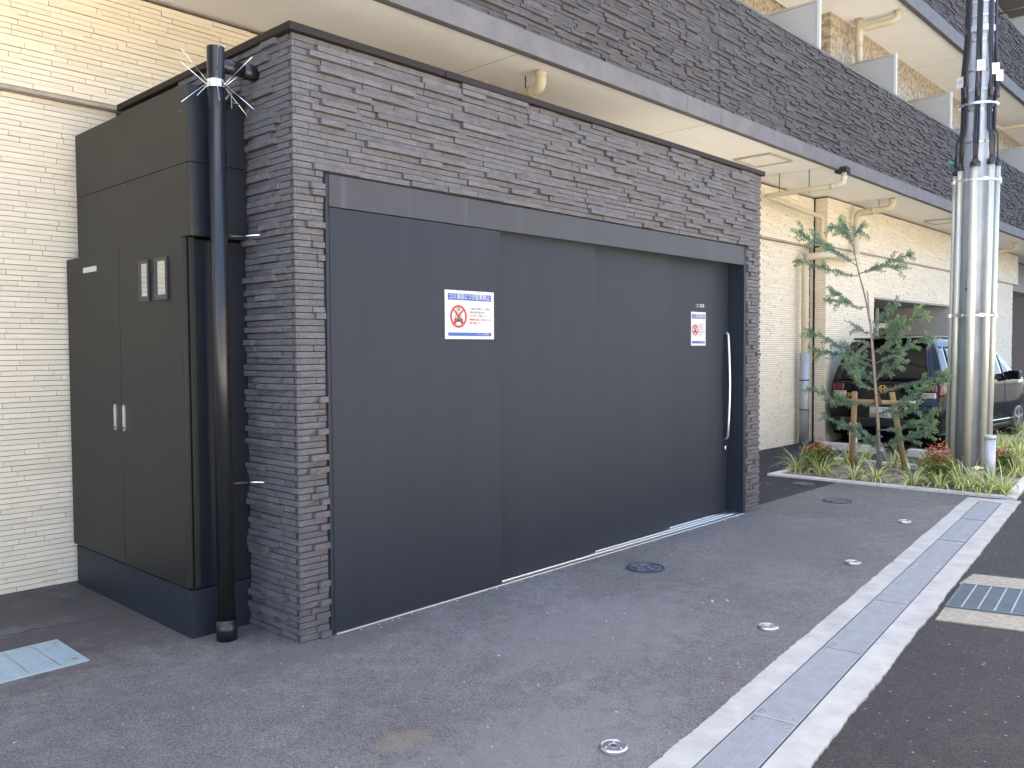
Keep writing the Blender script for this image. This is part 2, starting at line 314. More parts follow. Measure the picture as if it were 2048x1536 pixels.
# ------------------------------------------------------------------ split stone / tile cladding
def lay(u0, u1, v0, v1, ch, lo, hi, depths, rough, O, U, N, holes=(), joint=0.0026, hj=0.0046, short=0.0, corner0=None, corner1=None, seed=0):
    """tile records on the plane through O spanned by U (horizontal) and Z, N the outward normal."""
    rg = random.Random(seed); out = []; nrow = int(round((v1-v0)/ch)); ch = (v1-v0)/nrow
    U = np.array(U, float); N = np.array(N, float); O = np.array(O, float)
    prev = []
    for r in range(nrow):
        a, b = v0+r*ch, v0+(r+1)*ch; mid = (a+b)/2
        segs = [(u0, u1)]
        for (h0, h1, g0, g1) in holes:
            if g0 < mid < g1:
                ns = []
                for s0, s1 in segs:
                    if h1 <= s0 or h0 >= s1: ns.append((s0, s1)); continue
                    if h0 > s0: ns.append((s0, h0))
                    if h1 < s1: ns.append((h1, s1))
                segs = ns
        for s0, s1 in segs:
            x = s0; first = True; xs = s0-(corner0[r % 2] if (corner0 and s0 == u0) else 0); x = xs
            while x < s1-1e-4:
                L = rg.uniform(lo, hi)
                if rg.random() < 0.25: L *= 0.6
                cs = corner0 and s0 == u0 and first
                if cs: L = rg.uniform(0.07, 0.20)
                narrow = (s1-s0) < .32
                if narrow: L = rg.uniform(.05, .19)
                if s1-(x+L) < (.035 if narrow else lo*0.55): L = s1-x
                e = s1 if x+L > s1 else x+L
                last = e >= s1-1e-4
                if last and corner1 and s1 == u1: e2 = e+corner1[r % 2]
                else: e2 = e
                d = rg.choice(depths)
                if cs or (last and corner1 and s1 == u1): d = depths[0]
                out.append((O+U*(x+joint/2)+np.array([0, 0, a+hj/2]), U, N, e2-x-joint, ch-hj, d+rg.uniform(-.001, .001), rough))
                x = e; first = False
    return out
def tile_geo(t, nu=4, nv=2, rg=RNG):
    O, U, N, L, H, D, R = t
    if L < 0.09: nu = 2
    us = np.linspace(0, L, nu+1); vs = np.linspace(0, H, nv+1)
    V = []; 
    for j, v in enumerate(vs):
        for i, u in enumerate(us):
            edge = (i in (0, nu)) or (j in (0, nv))
            d = D+(rg.uniform(-R, R) if not edge else rg.uniform(-R*.45, 0))
            uu = u+(rg.uniform(-.2, .2)*L/nu if 0 < i < nu else 0); vv = v+(rg.uniform(-.18, .18)*H if 0 < j < nv else 0)
            V.append(O+U*uu+np.array([0, 0, vv])+N*d)
    W = nu+1
    F = [(j*W+i, j*W+i+1, (j+1)*W+i+1, (j+1)*W+i) for j in range(nv) for i in range(nu)]
    ring = [i for i in range(W)]+[j*W+nu for j in range(1, nv+1)]+[nv*W+i for i in range(nu-1, -1, -1)]+[j*W for j in range(nv-1, 0, -1)]
    o = len(V); 
    for k in ring:
        p = V[k]; V.append(p-N*((p-O)@N))
    n = len(ring)
    F += [(ring[(k+1) % n], ring[k], o+k, o+(k+1) % n) for k in range(n)]
    # orientation: U x Z should equal N
    if np.cross(U, [0, 0, 1])@N < 0: F = [f[::-1] for f in F]
    return V, F
def clad(recs, name, material, parent, limit=300, far=1e9, rest_name=None):
    sc = []
    for i, t in enumerate(recs):
        O, U, N, L, H, D, R = t
        p = proj([O, O+U*L, O+np.array([0, 0, H]), O+U*L/2])
        if (p[:, 2] < 0.3).any() or p[3, 0] < -5 or p[3, 0] > 2053 or p[3, 1] < -5 or p[3, 1] > 1541: sc.append((-1, i)); continue
        e1 = p[1, :2]-p[0, :2]; e2 = p[2, :2]-p[0, :2]; sc.append((abs(e1[0]*e2[1]-e1[1]*e2[0]), i))
    sc.sort(reverse=True); keep = [i for a, i in sc[:limit] if a > 30]; ks = set(keep)
    for i in keep:
        mb = MB(); V, F = tile_geo(recs[i]); mb.add(V, F); mb.build(name, material, parent)
    mb = MB()
    for i, t in enumerate(recs):
        if i in ks: continue
        far_ = np.linalg.norm(t[0]-CAM) > 9
        V, F = tile_geo(t, 2 if far_ else 4, 1 if far_ else 2); mb.add(V, F)
    if mb.v:
        o = mb.build(rest_name or name+'s', material, parent); o['kind'] = 'stuff'
    return len(keep), len(recs)

# ------------------------------------------------------------------ setting: ground, sidewalk, parking, kerbs
GD = np.array([math.cos(math.radians(6.5)), math.sin(math.radians(6.5))]); GN = np.array([GD[1], -GD[0]])   # drain direction, and its normal towards the road
G0 = np.array([0.786, -2.143]); GW = 0.195
def gp(s, t): return tuple(G0+GD*s+GN*t)          # s along the drain, t across it (0 = building-side edge of the grates)
struct('road', MB().box(-150, 250, -150, 150, -0.5, 0.0), M['road'])
mb = MB(); mb.add([(*gp(-30, .05), .004), (*gp(6.35, .05), .004), (7.12, .08, .004), (5.06, .08, .004), (5.06, 2.4, .004), (-30, 2.4, .004)], [(0, 1, 2, 3), (0, 3, 4, 5)])
struct('sidewalk', mb, M['walk'])
mb = MB(); mb.add([(5.06, .08, .0045), (7.12, .08, .0045), (7.12, .9, .0045), (5.06, 2.4, .0045), (9.1, .9, .0045), (9.1, -.2, .0045), (26, 1.4, .0045), (26, 6, .0045), (5.06, 6, .0045)],
                  [(0, 1, 2, 3), (3, 2, 4, 7, 8), (5, 6, 7, 4)])
struct('parking_lot', mb, M['park'])
mb = MB(); mb.add([(-22, -12, .004), (10, -12, .004), (10, -3.6, .004), (-22, -3.6, .004)], [(0, 1, 2, 3)]); struct('bounce_pavement', mb, M['bouncepave'])  # unseen pale sheet, added to bounce sunlight up to the soffits and walls
# ragged concrete strips beside the drain
def ragged(s0, s1, t0, t1, side, seed):
    rg = random.Random(seed); n = int((s1-s0)/0.018); top = []; bot = []; w1 = 0
    for i in range(n+1):
        s = s0+(s1-s0)*i/n; w1 = 0.86*w1+rg.gauss(0, 0.0016); j = w1+rg.gauss(0, 0.0012)
        top.append((s, t0+(j if side == 0 else 0))); bot.append((s, t1+(j if side == 1 else 0)))
    return top, bot
for nm, t0, t1, side, seed, s1 in (('concrete_strip', -0.128, -0.004, 0, 3, 6.26), ('concrete_strip', GW+0.004, GW+0.142, 1, 4, 6.30)):
    top, bot = ragged(-4, s1, t0, t1, side, seed); mb = MB(); n = len(top); vs = []
    for a, b in zip(top, bot): vs += [(*gp(*a), .011), (*gp(*b), .011), (*gp(a[0], a[1]), -.01), (*gp(b[0], b[1]), -.01)]
    fs = []
    for i in range(n-1):
        k = 4*i; fs += [(k, k+1, k+5, k+4), (k, k+4, k+6, k+2), (k+1, k+3, k+7, k+5)]
    fs += [(0, 2, 3, 1), (4*(n-1), 4*(n-1)+1, 4*(n-1)+3, 4*(n-1)+2)]
    mb.add(vs, fs); struct(nm, mb, M['concrete'])
mb = MB(); mb.prism([gp(6.07, -.004), gp(6.07, GW+.004), gp(6.30, GW+.004), gp(6.26, -.004)], -.01, .0112); struct('concrete_strip', mb, M['concrete'])
mb = MB(); mb.add([(*gp(-4, -.003), .005), (*gp(-4, GW+.003), .005), (*gp(6.07, GW+.003), .005), (*gp(6.07, -.003), .005)], [(0, 1, 2, 3)]); struct('drain_channel_bed', mb, M['pit'])
# planter kerbs
def kerb(p0, p1, wd, z=0.03, name='kerb'):
    p0 = np.array(p0); p1 = np.array(p1); d = (p1-p0)/np.linalg.norm(p1-p0); n = np.array([-d[1], d[0]])
    L = np.linalg.norm(p1-p0); k = max(1, int(round(L/0.6)))
    for i in range(k):
        a = p0+d*(L*i/k+.002); b = p0+d*(L*(i+1)/k-.002)
        o = MB().prism([tuple(a), tuple(b), tuple(b+n*wd), tuple(a+n*wd)], -.02, z).build(name, M['kerb']); tag(o, kind='structure'); bevel(o, .004, 2)
kerb((7.17, -1.62), (7.07, .92), -0.095)
kerb((7.17, .92), (9.1, .92), -0.095)
kerb((9.1, .82), (9.1, -.42), -0.095)
kerb((7.17, -1.70), (7.17+9*GD[0], -1.70+9*GD[1]), 0.105)
kerb((9.12, -.52), (9.12+7*GD[0], -.52+7*GD[1]), 0.09)
mb = MB(); nx, ny = 60, 60; vs = []; 
import mathutils.noise as mn
for i in range(nx+1):
    for j in range(ny+1):
        x = 7.17+1.86*i/nx; y0 = -1.60+(x-7.17)*.114; y = y0+(.83-y0)*j/ny
        d = math.hypot(x-8.05, y-.02); z = .02+.05*math.exp(-(d/.35)**2)+.02*mn.noise(Vector((x*6, y*6, 0)))+.008*mn.noise(Vector((x*25, y*25, 3)))
        vs.append((x, y, z))
mb.add(vs, [(i*(ny+1)+j, (i+1)*(ny+1)+j, (i+1)*(ny+1)+j+1, i*(ny+1)+j+1) for i in range(nx) for j in range(ny)], True); struct('planting_soil', mb, M['soil'])
mb = MB(); mb.prism([(9.03, -1.40), (16, -.60), (16, .14), (9.03, -.46)], 0, .02); struct('planting_soil', mb, M['soil'])
mb = MB(); cpx = [(-60, 1284), (0, 1274), (40, 1268), (70, 1259), (100, 1257), (130, 1249), (165, 1246), (200, 1237), (240, 1236), (290, 1229)]; vs = []
for k, (a, b_) in enumerate(cpx):
    p = back(2, 0, a, b_); wd_ = .006*(1-abs(k-3)/9)+.001; vs += [(p[0], p[1]-wd_, .0046), (p[0], p[1]+wd_, .0046)]
mb.add(vs, [(2*k, 2*k+2, 2*k+3, 2*k+1) for k in range(len(cpx)-1)]); struct('asphalt_crack', mb, M['pit'])
# white bay line
mb = MB(); mb.prism([(12.2, -.25), (18, .45), (18, .53), (12.2, -.17)], .005, .009); struct('parking_line', mb, M['mark'])

# ------------------------------------------------------------------ drain covers
def make_cover(L=1.0, W=GW-.008, T=.011):
    "local: x along, y across, top at z=T"
    bars = MB(); pitch = .0125; n = int((L-.02)/pitch)
    for i in range(n):
        x = .012+i*pitch; bars.box(x, x+.0092, .004, W-.004, .0052, T-.0008)
    fr = MB(); e = .005
    fr.box(0, L, 0, e, .0015, T); fr.box(0, L, W-e, W, .0015, T); fr.box(0, e, e, W-e, .0015, T); fr.box(L-e, L, e, W-e, .0015, T)
    rib = MB().box(e, L-e, W/2-.002, W/2+.002, .0015, T+.0003)
    out = [('bars', bars, 'grate'), ('frame', fr, 'grate'), ('centre_rib', rib, 'grate')]
    for x in (.03, L-.03-.04):
        for y in (.012, W-.012-.024): out.append(('corner_plate', MB().box(x, x+.04, y, y+.024, .002, T+.001), 'satin'))
    for x in (.05, L-.05):
        for y in (.024, W-.024): out.append(('bolt', MB().cyl(x, y, T, T+.0035, .006, 8), 'grate'))
    return out
cov_s = [-1.98, -0.99, 0.0, 1.0, 2.0, 2.99, 4.01, 5.04]
cov_lab = ['steel drain cover nearest the camera, cut off by the bottom edge', 'steel drain cover at the bottom, its far end at the open gap',
           'steel drain cover just beyond the open gap, beside the nearest but one floor stud', 'steel drain cover third from the bottom, level with the second floor stud',
           'steel drain cover beside the wide road grating', 'steel drain cover level with the third floor stud', 'steel drain cover second from the planter, level with the farthest floor stud',
           'last steel drain cover of the row, ending at the planter kerb']
ms = [(n, b.mesh(n, M[mm])) for n, b, mm in make_cover()]
for i, s in enumerate(cov_s):
    L = 0.985 if i == 1 else 0.99
    p = gp(s, .004); t = thing('drain_cover', (p[0], p[1], 0), cov_lab[i], 'drain cover', 'steel covers of the long slot drain', math.radians(6.5))
    for nme, me in ms:
        o = bpy.data.objects.new(nme, me); C.objects.link(o); o.parent = t; o.matrix_basis = Matrix.Translation((0, W_ if False else 0, 0)) @ Matrix.Scale(-1, 4, (0, 1, 0))
# ------------------------------------------------------------------ road grating in a beige concrete frame
A = np.array([2.911, -2.276]); B = np.array([3.489, -2.209]); u = np.array([.262, -.965])
Lg = 1.0
def q2(a, b): return tuple(A+(B-A)*a+u*b)
mb = MB()
for poly in ([q2(-.50, -.0), q2(-.02, -.0), q2(-.02, Lg+.2), q2(-.50, Lg+.2)], [q2(1.02, -.02), q2(1.56, .02), q2(1.56, Lg+.2), q2(1.02, Lg+.2)],
             [q2(-.02, Lg+.005), q2(1.02, Lg+.005), q2(1.02, Lg+.2), q2(-.02, Lg+.2)]): mb.prism(poly, -.02, .007)
struct('concrete_pad', mb, M['beigecon'])
mb = MB(); mb.add([(*q2(-.02, -.005), .003), (*q2(1.02, -.005), .003), (*q2(1.02, Lg+.005), .003), (*q2(-.02, Lg+.005), .003)], [(0, 1, 2, 3)]); struct('drain_pit', mb, M['pit'])
t = thing('road_grating', (*q2(.5, .5), 0), 'blue-grey barred steel grating set in beige concrete at the roadside', 'drain grating')
fr = MB()
for poly in ([q2(-.01, 0), q2(.012, 0), q2(.012, Lg), q2(-.01, Lg)], [q2(.988, 0), q2(1.01, 0), q2(1.01, Lg), q2(.988, Lg)], [q2(.012, 0), q2(.988, 0), q2(.988, .012), q2(.012, .012)], [q2(.012, Lg-.012), q2(.988, Lg-.012), q2(.988, Lg), q2(.012, Lg)]):
    fr.prism(poly, .004, .016)
fr.build('frame', M['grate_dark'], t)
for k in range(1, 12):
    b = k*Lg/12; MB().prism([q2(.013, b-.004), q2(.987, b-.004), q2(.987, b+.004), q2(.013, b+.004)], .004, .0158).build('bar', M['grate'], t)
cr = MB()
for k in range(1, 27):
    a = k/27; cr.prism([q2(a-.011, .012), q2(a+.011, .012), q2(a+.011, Lg-.012), q2(a-.011, Lg-.012)], .0042, .012)
cr.build('cross_bars', M['grate_dark'], t)
# ------------------------------------------------------------------ hatched steel plate at left
t = thing('steel_plate', (-1.2, .79, 0), 'pale blue hatched steel access plate flush with the ground at the left edge', 'access cover')
MB().box(-1.56, -.846, .566, 1.013, .0045, .010).build('plate', M['grate_blue'], t)
mb = MB()
for k in range(52):
    x = -1.552+k*.0135; mb.box(x, x+.006, .575, 1.004, .0095, .0125)
mb.build('hatching', M['grate_blue'], t)
for k in range(1, 5): MB().box(-.846-k*.135, -.846-k*.135+.006, .574, 1.005, .0127, .0138).build('rib', M['satin'], t)
for y in (.63, .95):
    mb = MB().cyl(-.895, y, .0125, .0145, .016, 12); mb.build('lift_plug', M['satin'], t)
    mb = MB().cyl(-1.50, y, .0125, .0145, .016, 12); mb.build('lift_plug', M['satin'], t)
# ------------------------------------------------------------------ manhole covers
def manhole(x, y, r, label, mt):
    t = thing('manhole_cover', (x, y, 0), label, 'manhole cover', 'round cast iron covers')
    def ring(r0, r1, z0, z1, a0=0, a1=2*math.pi, n=40, mbx=None):
        mbx = mbx or MB(); vs = []; 
        for k in range(n+1):
            a = a0+(a1-a0)*k/n
            for rr, z in ((r0, z0), (r0, z1), (r1, z1), (r1, z0)): vs.append((x+rr*math.cos(a), y+rr*math.sin(a), z))
        mbx.add(vs, [(4*k+j, 4*(k+1)+j, 4*(k+1)+(j+1) % 4, 4*k+(j+1) % 4) for k in range(n) for j in range(4)]); return mbx
    ring(r*.93, r, .0, .012).build('rim', M['iron'], t)
    MB().cyl(x, y, .0, .009, r*.915, 40).build('lid', M[mt], t)
    rel = MB(); rg = random.Random(int(x*100))
    for k in range(3): a = k*2.1; ring(r*.74, r*.80, .0085, .0125, a+.2, a+1.8, 14, rel)
    for k in range(5): a = k*1.257+.3; ring(r*.45, r*.52, .0085, .0125, a, a+.85, 8, rel)
    for k in range(10):
        a = k*.628; rr = r*(.62 if k % 2 else .28); cx, cy = x+rr*math.cos(a), y+rr*math.sin(a)
        rel.obox((cx, cy, .0105), (math.cos(a), math.sin(a), 0), (-math.sin(a), math.cos(a), 0), (0, 0, 1), r*.13, r*.035, .002)
    rel.build('raised_pattern', M['iron_hi'], t)
    return t
manhole(2.48, -.46, .135, 'round iron manhole cover with raised rings in front of the sliding doors', 'iron')
manhole(5.93, -.40, .140, 'round iron manhole cover between the building corner and the planter, on light asphalt', 'iron')
manhole(6.74, .305, .125, 'faint round iron manhole cover on the dark asphalt by the planter corner', 'iron')
# ------------------------------------------------------------------ round floor studs
def stud(x, y, label, src=[None]):
    t = thing('floor_stud', (x, y, 0), label, 'floor stud', 'round steel studs set in the sidewalk')
    if src[0] is None:
        b = MB(); prof = [(.052, 0), (.055, .006), (.055, .016), (.050, .022), (.046, .0225), (.044, .020), (.020, .021), (.019, .016), (.0, .016)]
        n = 32; vs = [(r*math.cos(2*math.pi*k/n), r*math.sin(2*math.pi*k/n), z) for r, z in prof for k in range(n)]
        b.add(vs, [(i*n+k, i*n+(k+1) % n, (i+1)*n+(k+1) % n, (i+1)*n+k) for i in range(len(prof)-1) for k in range(n)], False)
        plug = MB(); plug.cyl(0, 0, .015, .0195, .013, 12)
        scs = [MB().cyl(.033*math.cos(a), .033*math.sin(a), .019, .0235, .0035, 8) for a in (.6, 2.7, 4.8)]
        src[0] = [('disc', b.mesh('disc', M['satin'])), ('centre_plug', plug.mesh('centre_plug', M['inox']))]+[('screw', q.mesh('screw', M['inox'])) for q in scs]
    for n_, me in src[0]:
        o = bpy.data.objects.new(n_, me); C.objects.link(o); o.parent = t
for x, y, lb in ((.151, -1.902, 'round steel floor stud closest to the camera at the bottom edge'), (1.852, -1.688, 'round steel floor stud second from the camera'),
                 (3.558, -1.482, 'round steel floor stud third from the camera, right of the manhole cover'), (5.283, -1.259, 'farthest and smallest-looking round steel floor stud')):
    stud(x, y, lb)

# ------------------------------------------------------------------ garbage shed
shed = thing('garbage_shed', (2.5, 1, 0), 'dark grey stone-clad garbage shed with a wide charcoal sliding door front', 'shed')
H = 3.19; LX = 5.07; CY = .018
MB().box(0.018, .17, CY, 2.08, 0, H-.03).box(4.79, LX-.018, CY, 2.08, 0, H-.03).box(.17, 4.79, CY, 2.08, 2.47, H-.03).box(.17, 4.79, .26, 2.08, 0, 2.47).build('wall', M['stone_joint'], shed)
MB().box(.1, LX-.1, .1, 2.08, H-.03, H-.01).build('roof', M['coping'], shed)
dep = [.018, .018, .024, .034, .044]
recs = lay(0, LX, 0.006, H-.035, .0337, .15, .42, dep, .0035, (0, CY, 0), (1, 0, 0), (0, -1, 0), holes=[(.176, 4.785, -1, 2.468)], corner0=(0, -.018), corner1=(.0, -.018), seed=11)
recs += lay(0, .50, 0.006, H-.035, .0337, .14, .38, dep, .0035, (.018, .0, 0), (0, 1, 0), (-1, 0, 0), corner0=(-.0365, -.0005), seed=12)
recs += lay(.50, 2.08, 2.86, H-.035, .0337, .12, .30, dep, .0035, (.018, .0, 0), (0, 1, 0), (-1, 0, 0), seed=13)
recs += lay(0.02, 2.08, 0.006, H-.035, .0337, .2, .40, dep, .0035, (LX-.018, 0, 0), (0, 1, 0), (1, 0, 0), seed=14)
print('shed tiles', clad(recs, 'stone_tile', M['stone'], shed))
# coping: front in two lengths, side
for a, b in ((-.034, 1.02), (1.026, LX+.012)):
    bevel(MB().box(a, b, -.036, .09, H-.036, H+.004).build('coping', M['coping'], shed), .003)
bevel(MB().box(-.036, .09, .093, 2.075, H-.036, H+.004).build('coping', M['coping'], shed), .003)
# door surround
fr = thing  # alias unused
bevel(MB().box(.205, 4.722, -.0125, .012, 2.297, 2.466).build('fascia', M['fascia'], shed), .003)
bevel(MB().box(.181, .2025, -.012, .012, .004, 2.466).build('door_frame', M['door'], shed), .002)
bevel(MB().box(4.725, 4.77, -.012, .20, .004, 2.466).build('door_frame', M['door'], shed), .002)
MB().box(.205, 4.722, .012, .215, 2.36, 2.45).build('track_cover', M['gap'], shed)
MB().box(.1765, .1805, -.002, .012, .004, 2.47).build('sealant', M['gap'], shed)
MB().box(.205, 4.722, .20, .255, .004, 2.40).build('inner_lining', M['gap'], shed)
d1 = bevel(MB().box(.206, 1.505, -.010, .030, .012, 2.292).build('sliding_door', M['door'], shed), .002); d1['label'] = 'nearest and widest-looking door panel, standing flush with the frame'
d2 = bevel(MB().box(1.28, 2.575, .048, .078, .018, 2.36).build('sliding_door', M['door'], shed), .002)
d3 = bevel(MB().box(2.36, 3.655, .095, .125, .018, 2.36).build('sliding_door', M['door'], shed), .002)
d4 = bevel(MB().box(3.44, 4.719, .145, .175, .018, 2.36).build('sliding_door', M['door'], shed), .002); d4['label'] = 'farthest door panel, with a bowed steel handle'
for y in (-.022, .036, .084, .134, .182): MB().box(.206, 4.71, y, y+.008, .005, .014 if y > 0 else .012).build('floor_rail', M['inox'], shed)
MB().box(.206, 4.722, -.028, .2, .0048, .009).build('threshold', M['satin'], shed)
for yy_, (xa, xb) in ((.012, (1.5055, 1.511)), (.058, (2.5755, 2.581)), (.105, (3.6555, 3.661))): MB().box(xa, xb, yy_-.004, yy_+.014, .02, 2.29).build('edge_shade_strip', M['gap'], shed)  # added dark strips stand in for shade where the panels step back
MB().box(1.40, 1.50, .032, .046, .009, .02).build('guide_block', M['satin'], shed)
# bowed handle and lock
hp = [(4.655, .145, .70), (4.655, .122, .702), (4.655, .108, .72), (4.652, .098, .90), (4.650, .090, 1.08), (4.650, .088, 1.19), (4.650, .090, 1.30), (4.652, .098, 1.50), (4.655, .108, 1.66), (4.655, .122, 1.678), (4.655, .145, 1.68)]
MB().tube(hp, .0125, 14).build('door_handle', M['satin'], d4)
mb = MB(); mb.tube([(4.66, .145, .61), (4.66, .118, .61)], .026, 20); mb.build('lock', M['inox'], d4)
def text(s, size, loc, rot, material, parent, name='lettering', align='CENTER', ext=0.0, sx=1.0, bold=.0):
    cu = bpy.data.curves.new(name, 'FONT'); cu.body = s; cu.size = size; cu.align_x = align; cu.align_y = 'CENTER'; cu.extrude = ext; cu.resolution_u = 2; cu.offset = bold*size
    tmp = bpy.data.objects.new(name, cu); S.collection.objects.link(tmp)
    bpy.context.view_layer.update()
    me = bpy.data.meshes.new_from_object(tmp.evaluated_get(bpy.context.evaluated_depsgraph_get())); bpy.data.objects.remove(tmp)
    me.name = name; me.materials.clear(); me.materials.append(material)
    o = bpy.data.objects.new(name, me); C.objects.link(o)
    m = Matrix.Translation(loc) @ rot @ Matrix.Scale(sx, 4, (1, 0, 0))
    me.transform(m)
    attach(o, parent); return o
RF = Matrix.Rotation(math.pi/2, 4, 'X')                      # faces -Y
RL = Matrix.Rotation(-math.pi/2, 4, 'Z') @ RF                # faces -X
text('ゴミ置場', .036, (4.215, .1438, 1.912), RF, M['white'], d4)

# two notices
def notice(cx, yp, cz, wd, ht, label, title, k):
    t = thing('notice', (cx, yp, cz), label, 'notice')
    MB().box(cx-wd/2, cx+wd/2, yp-.002, yp, cz-ht/2, cz+ht/2).build('sheet', M['paper'], t)
    y = yp-.0026; q = ht/.297
    tb = ht*.10; MB().box(cx-wd*.44, cx+wd*.44, y, y+.0005, cz+ht*.30-(.0), cz+ht*.30+ht*.135).build('title_band', M['blue'], t)
    MB().box(cx-wd*.44, cx+wd*.44, y, y+.0005, cz-ht*.435, cz-ht*.365).build('footer_band', M['blue'], t)
    tw = wd*.82
    o = text(title, ht*.125, (cx, y-.0006, cz+ht*.368), RF, M['paper'], t, 'title_text', bold=.006); 
    xs = [v.co.x for v in o.data.vertices]; wnow = max(xs)-min(xs); f = min(tw/wnow, 1.6); mx = (max(xs)+min(xs))/2
    for v in o.data.vertices: v.co.x = cx+(v.co.x-mx)*f
    o2 = text('マンション管理組合', ht*.042, (cx+wd*.26, y-.0006, cz-ht*.40), RF, M['paper'], t, 'footer_text')
    # prohibition roundel
    rx, rz = cx-wd*.235, cz-ht*.035; R_ = min(ht*.235, wd*.20)
    def ann(r0, r1, m_, nm, yy=0, sx_=1):
        b = MB(); n = 40; vs = []
        for kk in range(n):
            a = 2*math.pi*kk/n; vs += [(rx+r0*math.cos(a), y-yy, rz+r0*math.sin(a)), (rx+r1*math.cos(a), y-yy, rz+r1*math.sin(a))]
        b.add(vs, [(2*kk, 2*kk+1, (2*kk+3) % (2*n), (2*kk+2) % (2*n)) for kk in range(n)]); return b.build(nm, m_, t)
    # small car drawing
    c = MB(); cz0 = rz-R_*.36
    c.box(rx-R_*.52, rx+R_*.52, y-.0008, y, cz0-R_*.12, cz0+R_*.16); c.box(rx-R_*.46, rx-R_*.26, y-.0008, y, cz0-R_*.28, cz0-R_*.12); c.box(rx+R_*.26, rx+R_*.46, y-.0008, y, cz0-R_*.28, cz0-R_*.12)
    for sgn in (-1, 1): c.obox((rx+sgn*R_*.33, y-.0004, cz0+R_*.33), (sgn*-.35, 0, .94), (0, 1, 0), (.94, 0, sgn*.35), R_*.18, .0004, R_*.025)
    c.box(rx-R_*.3, rx+R_*.3, y-.0008, y, cz0+R_*.47, cz0+R_*.52)
    c.build('car_drawing', M['ink'], t)
    b = MB(); b.add([(rx+R_*.27*math.cos(k2*.3927), y-.0021, rz+R_*.50+R_*.27*math.sin(k2*.3927)) for k2 in range(16)], [tuple(range(16))]); b.build('letter_disc', M['paper'], t)
    b = MB(); b.add([(rx+R_*(.27 if k2 % 2 else .225)*math.cos((k2//2)*.3927), y-.0024, rz+R_*.50+R_*(.27 if k2 % 2 else .225)*math.sin((k2//2)*.3927)) for k2 in range(32)], [(2*k2, 2*k2+1, (2*k2+3) % 32, (2*k2+2) % 32) for k2 in range(16)]); b.build('letter_ring', M['greyink'], t)
    text('P', R_*.48, (rx, y-.0026, rz+R_*.50), RF, M['ink'], t, 'parking_letter', bold=.02)
    b = MB()
    for sgn in (-1, 1): b.obox((rx, y-.0014, rz), (sgn*.707, 0, .707), (0, 1, 0), (-.707*sgn, 0, .707), R_*.9, .0003, R_*.075)
    b.build('cross', M['red'], t)
    ann(R_*.80, R_, M['red'], 'red_ring', .0018)
    rows = ['ゴミ庫前への駐車は、ゴミの回収', '作業及び消防作業の妨げに', 'なりますのでご遠慮ください。', '無断駐車を発見した場合は、直ちに', '警察に通報します。']
    for i, s in enumerate(rows):
        text(s, ht*.052, (cx-wd*.015, y-.0006, cz+ht*(.13-.075*i)), RF, M['greyink'] if i < 3 else M['red'], t, 'text_line', 'LEFT', sx=(wd*.44/(ht*.052*15.5)), bold=.008)
    return t
notice(1.232, -.0105, 1.749, .42, .297, 'large landscape no-parking notice with blue bands on the nearest door panel', 'ゴミ庫前につき駐車禁止', 1)
notice(4.188, .1445, 1.710, .245, .297, 'small portrait no-parking notice on the farthest door panel', 'ゴミ庫前駐車禁止', 2)

# ------------------------------------------------------------------ meter cabinet on the shed's side
cabt = thing('meter_cabinet', (-.17, 1.3, 0), 'tall matt dark grey metal meter cabinet with double doors on the side of the shed', 'cabinet')
MB().box(-.335, -.001, .497, 2.09, .266, 2.125).build('body', M['cab'], cabt)
bevel(MB().box(-.352, .0, .490, 2.10, .003, .262).build('plinth', M['door'], cabt), .003)
dl = bevel(MB().box(-.366, -.338, 1.292, 2.112, .275, 2.133).build('cabinet_door', M['cab'], cabt), .003); dl['label'] = 'left cabinet door with a small white name strip'
dr = bevel(MB().box(-.366, -.338, .488, 1.288, .275, 2.133).build('cabinet_door', M['cab'], cabt), .003); dr['label'] = 'right cabinet door with two small windows'
bevel(MB().box(-.334, -.302, .474, .492, .275, 2.133).build('door_jamb', M['cab'], cabt), .002)
for z0, z1 in ((2.137, 2.516), (2.519, 2.915)):
    bevel(MB().box(-.342, -.02, .444, 1.975, z0, z1).build('upper_panel', M['cab'], cabt), .0015)
for z in (2.16, 2.495, 2.54, 2.895):
    for y in (.465, 1.2, 1.95): MB().tube([(-.342, y, z), (-.346, y, z)], .005, 8).build('screw', M['clamp'], cabt)
for y in (.51, 1.30, 2.08): MB().tube([(-.352, y, .235), (-.356, y, .235)], .005, 8).build('screw', M['clamp'], cabt)
MB().box(-.298, -.002, .489, .4965, .268, 2.125).build('side_panel', M['cabside'], cabt)
MB().box(-.341, -.022, .438, .4435, 2.138, 2.515).build('side_panel', M['cabside'], cabt)
MB().box(-.341, -.022, .438, .4435, 2.520, 2.914).build('side_panel', M['cabside'], cabt)
for y0, y1 in ((.872, 1.0), (.648, .797)):
    z0, z1 = 1.812, 2.042
    f = MB(); e = .018
    f.box(-.378, -.366, y0, y1, z0, z0+.03).box(-.378, -.366, y0, y1, z1-e, z1).box(-.378, -.366, y0, y0+e, z0+.03, z1-e).box(-.378, -.366, y1-e, y1, z0+.03, z1-e)
    wf = bevel(f.build('window_frame', M['frame_blk'], dr), .002)
    MB().box(-.3715, -.367, y0+e, y1-e, z0+.03, z1-e).build('pane', M['mirrorglass'], wf)
